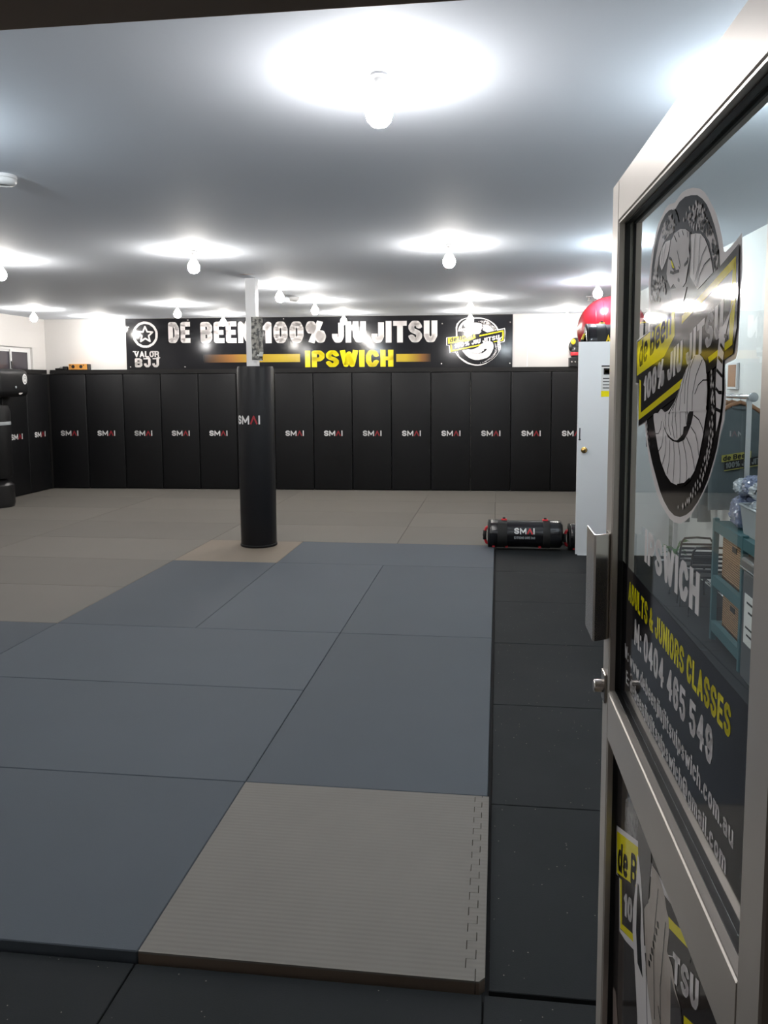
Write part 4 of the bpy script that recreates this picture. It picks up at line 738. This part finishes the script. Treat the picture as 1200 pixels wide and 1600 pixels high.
for x0, x1, z0, z1, k in ((0, .21, 0, .055, 1), (0, .21, .285, .297, 0), (.02, .12, .21, .27, 0), (.03, .10, .225, .255, 1), (.015, .17, .17, .178, 0), (.015, .14, .14, .148, 0), (.015, .17, .11, .118, 0), (.015, .12, .08, .088, 0)): b.add([(x0, -.0018, z0), (x1, -.0018, z0), (x1, -.0018, z1), (x0, -.0018, z1)], [(0, 1, 2, 3)], k)
b.build('print', [M['decal_black'], M['decal_yellow']], fl, fixn=False)

# ------------------------------------------------------------------ core bags on the floor
def core_bag(name, loc, L, R, label, body_mat, trim, logo, cat='core bag', rz=0.0, grp='weighted core bags'):
    r = empty(name, loc, rz); tag(r, label, cat, grp)
    prof = []; 
    for i in range(33):
        t = i/32; x = L*t
        e = min(t, 1-t)*L; rad = R*(1-.035*math.sin(PI*t)**2)
        if e < .035: rad = R*(.80+.20*math.sqrt(max(0, 1-(1-e/.035)**2)))
        prof.append((rad, x))
    b = MB(); rn = random.Random(5); vs = []; fs = []; n = 40
    for (q, h) in prof:
        for j in range(n):
            a = 2*PI*j/n; e = min(h, L-h); w = 1 + .035*math.sin(a*9+h*3)*max(0, 1-e/.16) + rn.uniform(-.006, .006)
            vs.append((h, q*w*math.cos(a), R + q*w*math.sin(a)))
    for i in range(32):
        for j in range(n): fs.append((i*n+j, i*n+(j+1) % n, (i+1)*n+(j+1) % n, (i+1)*n+j))
    fs += [list(range(n))[::-1], [32*n+j for j in range(n)]]
    b.add(vs, fs); b.build('body', body_mat, r, smooth=True, angle=50)
    for x0, x1 in ((.10, .195), (.55, .62)):
        b = MB(); b.lathe([(R*1.003, x0), (R*1.012, x0+.003), (R*1.012, x1-.003), (R*1.003, x1)], 40, 'X', (0, 0, R)); b.build('band', M['bag_band'], r, smooth=True)
    for x in (.165, .575):          # small carry loops on top
        b = MB(); b.rbox((x-.028, -.022, 2*R-.012), (x+.028, .022, 2*R+.014), .006); lp = b.build('carry_loop', trim, r)
        b = MB(); b.rbox((x-.015, -.014, 2*R+.010), (x+.012, .014, 2*R+.028), .006); b.build('loop_grip', M['bag_band'], lp)
    for x in (.06, .19, .52): b = MB(); b.rbox((x-.014, -R*.55, .006), (x+.014, -R*.42, .03), .004, seg=1); b.build('lower_tab', trim, r)
    b = MB(); b.tube([(.012, 0, R*.22), (-.012, 0, R*.30), (-.026, 0, R*.55), (-.029, 0, R*.85), (-.026, 0, R*1.2), (-.012, 0, R*1.42), (.012, 0, R*1.5)], .014, 8); hh = b.build('end_handle', trim, r, smooth=True)
    b = MB(); b.tube([(-.028, 0, R*.55), (-.032, 0, R*.85), (-.028, 0, R*1.2)], .019, 8); b.build('grip', M['bag_band'], hh, smooth=True)
    b = MB(); b.lathe([(R*.55, .0), (R*1.01, .004), (R*1.015, .018), (R*.99, .02)], 40, 'X', (0, 0, R)); b.build('end_piping', M['bag_band'], r, smooth=True)
    if logo:
        b = MB(); smai(b, .365, .035, .20, .062, 0, t=.26); text2(b, 'EXTREME CORE BAG', .265, -.045, .47, -.020, t=.24, w=.5, gap=.2, kk=[2]*16)
        me, bm = b.mesh('logo_print', [M['print_white'], M['bright_red'], M['tub']]); bmesh.ops.subdivide_edges(bm, edges=bm.edges[:], cuts=1, use_grid_fill=True)
        for v in bm.verts: a = v.co.y/R + .12; q = R*1.012; v.co = Vector((v.co.x, -q*math.cos(a), R + q*math.sin(a)))
        bm.to_mesh(me); bm.free(); link('logo_print', me, r)
    return r
core_bag('core_bag', (-.068, 5.98, MT-.006), .745, .138, 'black core bag with red trim and white lettering lying on the floor', M['bag_black'], M['bright_red'], True)
core_bag('core_bag', (.735, 6.02, .006), .70, .130, 'black core bag half hidden behind the white door', M['bag_black'], M['bright_red'], False)
# storage rack behind the white door, with gear on top
rk = empty('storage_rack', (.95, 6.30, MT)); tag(rk, 'black steel storage rack hidden behind the white door', 'rack')
RX = right_x(7.3)-.95-.03
for x in (0, RX-.04):
    for y in (0, .96): b = MB(); b.box((x, y, 0), (x+.04, y+.04, 1.82)); b.build('post', M['black_plastic'], rk)
for z in (.45, 1.15, 1.825): b = MB(); b.box((0, 0, z), (RX, 1.0, z+.03)); b.build('shelf_board', M['black_plastic'], rk)
ZT = MT+1.856
bo = empty('gym_ball', (1.247, 6.93, ZT)); tag(bo, 'large shiny red gym ball on top of the rack', 'gym ball')
b = MB(); b.ellipsoid((0, 0, .365), (.37, .37, .365), 40, 24); b.build('ball_skin', M['ball_red'], bo, smooth=True)
b = MB()
for q in (.12, .2): b.lathe([(math.sqrt(.37**2-q*q)+.001, -q-.004), (math.sqrt(.37**2-q*q)+.0035, -q), (math.sqrt(.37**2-q*q)+.001, -q+.004)], 40, 'X', (0, 0, .365))
b.build('seam_ring', M['ball_red'], bo, smooth=True)
kb = core_bag('core_bag', (.905, 6.345, ZT+.001), .62, .195, 'black core bag with yellow straps lying in front of the red ball', M['bag_black'], M['yellow_plastic'], False)
for x in (.20, .34):
    b = MB(); b.tube([(x-.012, -.202, .195), (x, -.206, .225), (x+.008, -.190, .262), (x+.014, -.202, .225), (x+.02, -.204, .195)], .009, 6); b.build('strap', M['yellow_plastic'], kb)
am = empty('amplifier', (1.17, back_y(1.17)+.035, 1.931), WA); tag(am, 'small black amplifier box on the wall ledge behind the ball', 'amplifier')
b = MB(); b.rbox((-.085, -.055, 0), (.16, .07, .135), .006); b.build('case', M['black_plastic'], am)
for x in (-.05, .0, .05, .10): b = MB(); b.lathe([(.012, 0), (.012, -.012), (.009, -.014), (0, -.014)], 12, 'Y', (x, -.0555, .07)); b.build('dial', M['steel'], am)
gv = empty('boxing_glove', (1.17, back_y(1.17)+.035, 2.067), WA); tag(gv, 'black and yellow boxing glove standing on the amplifier', 'boxing glove')
b = MB(); b.ellipsoid((.01, 0, .20), (.085, .06, .10), 16, 10); b.ellipsoid((-.065, -.01, .16), (.03, .035, .065), 12, 8); b.lathe([(.05, .0), (.058, .01), (.06, .10), (.065, .16)], 16); b.build('glove_body', M['black_plastic'], gv, smooth=True)
b = MB(); b.ellipsoid((-.03, -.05, .235), (.035, .02, .045), 12, 8); b.build('yellow_panel', M['yellow_plastic'], gv, smooth=True)
b = MB(); b.lathe([(.0605, .03), (.063, .035), (.063, .075), (.0605, .08)], 16); b.build('wrist_strap', M['bright_red'], gv, smooth=True)

# ------------------------------------------------------------------ left side: speaker, kick shield, bag stand
sp = empty('speaker', (-6.60, back_y(-6.60)+.045, 1.931), WA); tag(sp, 'small orange timber speaker on the ledge in the left corner', 'speaker')
b = MB(); b.rbox((-.16, -.045, 0), (.145, .06, .092), .006); b.build('cabinet', M['speaker_wood'], sp)
b = MB(); b.box((.1455, -.044, .002), (.158, .06, .09)); b.build('end_cap', M['black_plastic'], sp)
for x in (-.085, .045): b = MB(); b.lathe([(.026, 0), (.027, -.003), (.022, -.004), (.010, .004-.006), (0, -.003)], 20, 'Y', (x, -.0455, .05)); b.build('driver_cone', M['black_plastic'], sp, smooth=True, angle=40)
for x in (-.135, .09): b = MB(); b.lathe([(.009, 0), (.009, -.003), (0, -.003)], 12, 'Y', (x, -.0455, .072)); b.build('port', M['black_plastic'], sp)
ch = empty('charger', (-6.84, back_y(-6.84)+.04, 1.931), WA); tag(ch, 'tiny black charger plug beside the orange speaker', 'charger')
b = MB(); b.rbox((-.03, -.03, 0), (.04, .03, .055), .008); b.build('plug', M['black_plastic'], ch)
b = MB(); b.tube([(-.03, 0, .03), (-.07, 0, .045), (-.10, .02, .03), (-.12, .03, .006)], .004, 6); b.build('cable', M['black_plastic'], ch)
sb = MB(); sb.rbox((-6.99, .0, 0), (-6.85, .10, .026), .004, seg=1); sbo = sb.build('timber_block', M['ledge']); on_back(sbo, 0); sbo.location.z = 1.931; tag(sbo, 'small black block on the ledge in the left corner', 'block')
ks = empty('kick_shield', (-6.94, 8.58, 1.52)); tag(ks, 'black padded kick shield with a white oval badge at the left edge', 'kick shield')
b = MB(); b.rbox((-.15, -.42, 0), (.14, .34, .40), .09, seg=5); b.build('padding', M['pad'], ks, smooth=True)
def badge(name, y, z, ry, rz_, m, tilt=0, x=.1415, par=ks):
    b = MB(); b.lathe([(1, 0), (1, .004), (.85, .006), (0, .006)], 24); c, s = math.cos(tilt), math.sin(tilt)
    b.map(lambda a, q, h: (x+h, y + c*a*ry - s*q*rz_, z + s*a*ry + c*q*rz_)); return b.build(name, m, par, smooth=True, angle=40)
bd = badge('badge', .20, .255, .055, .075, M['print_white']); 
b = MB(); b.stroke2([(.20+.035*math.cos(a*PI/8), .255+.048*math.sin(a*PI/8)) for a in range(16)], .008, 0, closed=True, joints=False); b.stroke2([(.185, .25), (.2, .275), (.215, .25)], .008); b.map(lambda y, z, h: (.1482, y, z)); b.build('badge_print', M['bag_band'], bd, fixn=False)
badge('strap_tab', -.02, .14, .016, .018, M['tub'])
badge('side_badge', .13, .075, .075, .030, M['decal_grey'], tilt=.45, x=.128)
hb = empty('punching_bag', (-6.78, 7.98, MT)); tag(hb, 'dark free-standing punching bag below the kick shield at the left edge', 'punching bag')
b = MB(); b.lathe([(0, 0), (.21, 0), (.225, .05), (.22, .30), (.16, .36), (.10, .38), (0, .38)], 32); b.build('base', M['black_plastic'], hb, smooth=True, angle=40)
b = MB(); b.lathe([(.08, .38), (.2, .40), (.215, .45), (.215, 1.30), (.19, 1.38), (0, 1.40)], 32); b.build('bag', M['pad'], hb, smooth=True, angle=50)
b = MB(); b.lathe([(.2155, 1.12), (.2165, 1.125), (.2165, 1.16), (.2155, 1.165)], 32); b.build('white_label_band', M['tub'], hb, smooth=True)

# ------------------------------------------------------------------ clothes rack, shelves and clutter along the right wall (seen through the door glass)
RXR = 1.60
rack = empty('clothes_rack', (RXR, 4.2, .005)); tag(rack, 'chrome clothes rack of grey shirts along the right wall', 'clothes rack')
b = MB(); b.tube([(0, -1.06, 1.575), (0, 1.25, 1.575)], .015, 12); b.build('rail', M['chrome'], rack, smooth=True, angle=40)
for y in (-1.065, 1.255): b = MB(); b.ellipsoid((0, y, 1.575), (.030, .022, .030), 16, 10); b.build('end_knob', M['tub'], rack, smooth=True)
for y in (-.98, 1.17):
    b = MB(); b.box((-.016, y-.010, .05), (.016, y+.010, 1.565)); b.build('upright', M['chrome'], rack)
    b = MB(); b.tube([(-.12, y, .045), (.12, y, .045)], .014, 10); b.build('foot', M['chrome'], rack, smooth=True)
    for x in (-.11, .11): b = MB(); b.lathe([(.022, -.010), (.022, .010)], 14, 'Y', (x, y, .023)); b.build('castor', M['black_plastic'], rack)
b = MB(); b.tube([(0, -.98, .18), (0, 1.17, .18)], .010, 8); b.build('lower_bar', M['chrome'], rack, smooth=True)
def hanger_proto():
    r = empty('coat_hanger'); b = MB()
    b.tube([(-.19, 0, -.145), (-.17, 0, -.115), (-.07, 0, -.055), (0, 0, -.035), (.07, 0, -.055), (.17, 0, -.115), (.19, 0, -.145)], [.010, .014, .014, .013, .014, .014, .010], 8); b.build('shoulder_bar', M['wood'], r, smooth=True)
    b = MB(); b.tube([(-.165, 0, -.132), (.165, 0, -.132)], .006, 8); b.build('cross_bar', M['wood'], r, smooth=True)
    b = MB(); b.tube([(0, 0, -.04), (0, 0, -.01), (.016, 0, .0), (.019, 0, .012), (.008, 0, .0195), (-.004, 0, .0195), (-.018, 0, .010)], .0022, 6); b.build('hook', M['chrome'], r, smooth=True); return r
def shirt_mesh(name, seed, L, wd, m):
    rn = random.Random(seed); b = MB(); n = 28; rows = 16; vs = []; fs = []; ph = rn.uniform(0, 6)
    for i in range(rows+1):
        t = i/rows; z = -.062 - L*t
        hw = .055 + (wd-.055)*min(1, t/.16)**.7 if t < .16 else wd*(1+.05*t)
        th = .018 + .030*min(1, t*2.5)
        z2 = z
        for j in range(n):
            a = 2*PI*j/n; rip = 1 + .35*t*math.sin(5*a+ph) + .12*math.sin(9*a+ph*2+4*t)
            vs.append((hw*math.cos(a)*(1+.03*math.sin(7*t+ph)), th*math.sin(a)*rip, z2 + .006*math.sin(3*a+ph)*t))
    for i in range(rows):
        for j in range(n): fs.append((i*n+j, i*n+(j+1) % n, (i+1)*n+(j+1) % n, (i+1)*n+j))
    fs += [list(range(n))[::-1], [rows*n+j for j in range(n)]]
    b.add(vs, fs); return b
def hang(y, seed, kind, label, logo=False, tilt=0.0):
    z = 1.580 + .015 - .0175
    h = hanger0 if not placed else copy_tree(hanger0); placed.append(1)
    h.location = (RXR, y, z); h.rotation_euler = (0, 0, tilt); tag(h, 'wooden hanger of the ' + label.replace(' of the rail', '').replace(' with the printed chest logo', ''), 'hanger', 'wooden hangers on the chrome rail')
    g = empty('hanging_shirt' if kind != 'trouser' else 'hanging_trousers', (RXR, y, z)); g.rotation_euler = (0, 0, tilt)
    tag(g, label, 'shirt' if kind != 'trouser' else 'trousers', 'clothes on the chrome rail')
    m = M[kind]
    if kind == 'trouser':
        for s in (-1, 1):
            b = MB(); b.tube([(s*.07, 0, -.12), (s*.075, .004, -.4), (s*.08, -.004, -.75), (s*.085, 0, -1.02)], [.07, .068, .06, .056], 14); b.map(lambda x, yy, zz: (x, yy*.45, zz)); b.build('trouser_leg', m, g, smooth=True, angle=60)
    else:
        shirt_mesh('body', seed, .68, .19, m).build('body', m, g, smooth=True, angle=60)
        for s in (-1, 1):
            b = MB(); b.tube([(s*.15, 0, -.11), (s*.20, -.005, -.20), (s*.225, .004, -.34), (s*.23, 0, -.46)], [.045, .062, .066, .060], 14); b.map(lambda x, yy, zz: (x, yy*.6, zz)); b.build('sleeve', m, g, smooth=True, angle=60)
        b = MB(); b.tube([(.058*math.cos(2*PI*i/16), .034*math.sin(2*PI*i/16)-.002, -.052-.012*(1-math.sin(2*PI*i/16))) for i in range(16)], .008, 6, closed=True); b.build('collar', m, g, smooth=True)
        if logo:
            b = MB(); K = (0, 1, 0, 2); sl = .14
            for (x0, x1, z0, z1, k, h) in ((-.15, .05, -.40, -.355, 2, .0), (-.13, .17, -.455, -.40, 1, .0), (-.13, .10, -.461, -.455, 2, .0)):
                b.poly2([(x0, z0), (x1, z0), (x1, z1), (x0, z1)], h, k)
            text2(b, 'de Been', -.14, -.395, .04, -.36, t=.2, w=.4, h=.0006, k=1); text2(b, '100% JIU JITSU', -.12, -.445, .16, -.408, t=.2, w=.34, h=.0006, k=0)
            b.map(lambda x, y_, h: (x, -.066-h, y_+x*sl)); b.build('chest_print', [M['trouser'], M['bag_band'], M['shirt_yellow']], g, fixn=False)
    return g
M['shirt_yellow'] = mat('faded_yellow_print', (0.38, 0.36, 0.08), 0.8)
hanger0 = hanger_proto(); placed = []
names = ['front grey shirt with the printed chest logo at the near end of the rail', 'grey shirt, second from the near end of the rail', 'grey shirt, third from the near end of the rail', 'grey shirt, fourth from the near end of the rail', 'charcoal shirt in the middle of the rail', 'grey shirt just beyond the middle of the rail', 'pale grey trousers nearest the charcoal shirts', 'pale grey trousers, second pair on the rail', 'charcoal shirt near the far end of the rail', 'charcoal shirt last at the far end of the rail']
kinds = ['shirt', 'shirt', 'shirt', 'shirt', 'shirt_dark', 'shirt', 'trouser', 'trouser', 'shirt_dark', 'shirt_dark']
for i, (nm, k) in enumerate(zip(names, kinds)): hang(3.40 + .19*i, 11+i, k, nm, logo=(i == 0), tilt=[.22, .1, .15, -.05, .1, 0, .1, .05, -.05, .1][i])
# teal shelving
SX, SY0, SY1 = 1.41, 2.02, 3.24
sh = empty('steel_shelving', (SX, SY0, .005)); tag(sh, 'teal steel shelf unit holding baskets below the clothes rack', 'shelving')
SD = .36
for x in (0, SD-.035):
    for y in (0, .58, SY1-SY0-.035): b = MB(); b.rbox((x, y, 0), (x+.035, y+.035, .80), .003, seg=1); b.build('upright', M['teal'], sh)
for z in (.10, .40, .755):
    ya = .0352 if z > .7 else .60
    b = MB(); b.rbox((.0352, ya, z), (SD-.0352, SY1-SY0-.0352, z+.03), .003, seg=1); b.build('shelf', M['teal'], sh)
    b = MB(); b.box((.002, ya+.0002, z-.035), (.034, SY1-SY0-.0354, z+.032)); b.build('shelf_rail', M['teal'], sh)
def basket(y0, y1, z, hgt, label):
    r = empty('wicker_basket', (SX+.04, y0, z+.005)); tag(r, label, 'basket', 'wicker baskets on the teal shelves')
    w, d = .27, y1-y0; b = MB(); t = .012
    b.box((0, 0, 0), (w, d, .012)); b.rbox((0, 0, .0), (t, d, hgt), .003, seg=1); b.rbox((w-t, 0, 0), (w, d, hgt), .003, seg=1); b.rbox((t, 0, 0), (w-t, t, hgt), .003, seg=1); b.rbox((t, d-t, 0), (w-t, d, hgt), .003, seg=1); b.build('woven_body', M['wicker'], r)
    b = MB(); b.tube([(0, 0, hgt), (w, 0, hgt), (w, d, hgt), (0, d, hgt)], .010, 8, closed=True); b.build('rim', M['wicker'], r, smooth=True)
    b = MB(); b.rbox((-.004, d/2-.045, hgt-.08), (.0, d/2+.045, hgt-.045), .0015, seg=1); b.build('hand_hole', M['bag_band'], r)
basket(2.62, 3.14, .4305, .29, 'tall wicker basket on the middle teal shelf'); basket(2.66, 3.10, .1305, .225, 'wicker basket on the lowest teal shelf')
bx = empty('plastic_tub', (SX+.03, 2.30, .791)); tag(bx, 'milky plastic tub full of wrapped uniforms on the teal shelves', 'tub')
b = MB(); w, d, h = .29, .48, .17
vs = [(.02, .02, 0), (w-.02, .02, 0), (w-.02, d-.02, 0), (.02, d-.02, 0), (0, 0, h), (w, 0, h), (w, d, h), (0, d, h), (.008, .008, h), (w-.008, .008, h), (w-.008, d-.008, h), (.008, d-.008, h), (.026, .026, .008), (w-.026, .026, .008), (w-.026, d-.026, .008), (.026, d-.026, .008)]
b.add(vs, [(3, 2, 1, 0), (0, 1, 5, 4), (1, 2, 6, 5), (2, 3, 7, 6), (3, 0, 4, 7), (4, 5, 9, 8), (5, 6, 10, 9), (6, 7, 11, 10), (7, 4, 8, 11), (8, 9, 13, 12), (9, 10, 14, 13), (10, 11, 15, 14), (11, 8, 12, 15), (12, 13, 14, 15)]); b.build('tub_body', M['tub'], bx)
b = MB(); b.tube([(0, 0, h), (w, 0, h), (w, d, h), (0, d, h)], .009, 8, closed=True); b.build('tub_rim', M['tub'], bx, smooth=True)
def bundle(x, y, z, rx, ry, rz_, m, label, seed, cord=False):
    r = empty('wrapped_uniform', (x, y, z+.005)); tag(r, label, 'uniform', 'uniforms in clear plastic bags')
    rn = random.Random(seed); b = MB(); nu, nv = 44, 24; vs = []; fs = []
    se = lambda c, p_: math.copysign(abs(c)**p_, c)
    wv = [(rn.randint(2, 11), rn.randint(1, 9), rn.uniform(0, 6.3), rn.uniform(.010, .035)) for _ in range(9)]
    for i in range(nv+1):
        t = PI*i/nv
        for j in range(nu):
            a = 2*PI*j/nu
            q = 1 + sum(am_*(1-2*abs(math.sin(ka*a+kt*t*1.7+ph))) for ka, kt, ph, am_ in wv)*(1 if 0 < i < nv else 0) + rn.uniform(-.02, .02)
            vs.append((rx*q*se(math.sin(t), .6)*se(math.cos(a), .55), ry*q*se(math.sin(t), .6)*se(math.sin(a), .55), max(0, rz_ - rz_*se(math.cos(t), .75)*(q if i > nv/2 else 1))))
    for i in range(nv):
        for j in range(nu): fs.append((i*nu+j, i*nu+(j+1) % nu, (i+1)*nu+(j+1) % nu, (i+1)*nu+j))
    b.add(vs, fs); b.build('plastic_bag', m, r, smooth=True, angle=28)
    if cord:
        for dy in (-.05, .0): b = MB(); b.tube([(rx*1.02*math.cos(a*PI/8), dy+.02*math.cos(a*PI/8), rz_+rz_*1.04*math.sin(a*PI/8)) for a in range(0, 9)], .004, 6); b.build('dark_edging', M['bag_band'], r, smooth=True)
bundle(1.555, 2.435, .797, .10, .105, .10, M['wrap_blue'], 'blue uniform in clear plastic filling the near half of the tub', 1)
bundle(1.555, 2.658, .797, .10, .085, .10, M['wrap_white'], 'pale uniform in clear plastic filling the far half of the tub', 2)
bundle(1.56, 2.50, 1.0, .13, .19, .055, M['wrap_white'], 'pale folded uniform with dark edging on top of the tub', 3, True)
bundle(1.54, 2.775, 1.005, .09, .075, .06, M['wrap_blue'], 'blue uniform in crinkled plastic on the far end of the pile', 6)
bundle(1.53, 2.93, .786, .095, .105, .10, M['wrap_blue'], 'blue uniform in crinkled plastic beside the tub, lower one', 4)
bundle(1.53, 2.93, .99, .085, .075, .05, M['wrap_white'], 'small pale plastic bag on top of the bundle beside the tub', 8)
# grey bin in front of the shelves
bn = empty('grey_bin', (1.552, 2.395, .005)); tag(bn, 'grey plastic bin with a white notice in front of the shelves', 'bin')
b = MB(); b.rbox((-.15, -.16, 0), (.15, .16, .63), .02, seg=2); b.build('bin_body', M['bin'], bn)
b = MB(); b.rbox((-.160, -.172, .631), (.160, .172, .690), .014, seg=2); b.build('bin_lid', M['bin'], bn)
b = MB(); b.tube([(-.160, -.17, .634), (-.160, .17, .634)], .006, 8); b.build('lid_rim', M['chrome'], bn)
b = MB(); b.box((-.1525, -.12, .22), (-.1505, .10, .50)); pn = b.build('bin_notice', M['paper'], bn)
b = MB()
for z, y0, y1 in ((.45, -.05, .06), (.40, -.07, .03), (.31, -.08, .07), (.27, -.05, .05)): b.add([(-.1530, y0, z), (-.1530, y1, z), (-.1530, y1, z+.012), (-.1530, y0, z+.012)], [(0, 1, 2, 3)])
b.build('notice_print', M['bag_band'], pn, fixn=False)
# stacked black chairs
def chair(loc, rz, label):
    r = empty('stacking_chair', loc, rz); tag(r, label, 'chair', 'small black chairs by the right wall'); r.scale = (.64, .64, .64)
    for sx in (-.19, .19):
        b = MB(); b.tube([(sx*1.08, -.20, 0), (sx, -.17, .42)], .013, 8); b.build('leg', M['black_plastic'], r, smooth=True)
        b = MB(); b.tube([(sx*1.08, .22, 0), (sx, .18, .43), (sx*.97, .215, .62), (sx*.93, .235, .74), (sx*.75, .245, .79), (0, .245, .80)], .013, 8); b.build('leg', M['black_plastic'], r, smooth=True)
    b = MB(); b.rbox((-.20, -.20, .425), (.20, .19, .452), .010); b.build('seat', M['black_plastic'], r)
    for z in (.50, .55, .60, .65, .70): b = MB(); b.rbox((-.185, .195+.1*(z-.5), z), (.185, .21+.1*(z-.5), z+.026), .004, seg=1); b.build('back_slat', M['black_plastic'], r)
chair((1.52, 3.86, .005), PI, 'small black slatted chair standing behind the teal shelves'); chair((1.52, 4.22, .005), PI, 'small black slatted chair behind the one nearest the teal shelves')
# potted plant
pl = empty('potted_plant', (1.585, 5.12, .005)); tag(pl, 'small green leafy plant in a dark pot near the white door', 'plant')
b = MB(); b.lathe([(.0, 0), (.06, 0), (.08, .09), (.086, .095), (.084, .11), (.074, .11), (.07, .09), (0, .09)], 20); b.build('pot', M['pot'], pl, smooth=True, angle=40)
rn = random.Random(4)
for i in range(6):
    a = rn.uniform(0, 6.28); hgt = rn.uniform(.10, .24); ex, ey = .07*math.cos(a), .07*math.sin(a)
    b = MB(); b.tube([(0, 0, .08), (ex*.4, ey*.4, 0.08+hgt*.6), (ex, ey, 0.08+hgt)], .004, 6); st = b.build('stem', M['leaf'], pl, smooth=True)
    for q in (.6, .85, 1.0):
        c = Vector((ex*q, ey*q, 0.08+hgt*q)); a2 = a + rn.uniform(-1.2, 1.2); d = Vector((math.cos(a2), math.sin(a2), .25)); s = Vector((-math.sin(a2), math.cos(a2), 0)); L = rn.uniform(.06, .09)
        b = MB(); b.add([c, c+d*L*.5+s*L*.32, c+d*L-Vector((0, 0, .02)), c+d*L*.5-s*L*.32, c+d*L*.5+Vector((0, 0, .008))], [(0, 4, 1), (1, 4, 2), (2, 4, 3), (3, 4, 0)]); b.build('leaf', M['leaf'], st, smooth=True, fixn=False)
# brown junction box on the right wall
jb = empty('wall_box', (right_x(4.25)-.0005, 4.25, 1.62), WA); tag(jb, 'small brown and white switch box on the right wall', 'switch box')
b = MB(); b.rbox((-.022, -.10, 0), (0, .10, .20), .004, seg=1); b.build('box', M['white_paint'], jb)
b = MB(); b.box((-.0245, -.085, .02), (-.0222, .085, .185)); b.build('cover', M['wood'], jb)
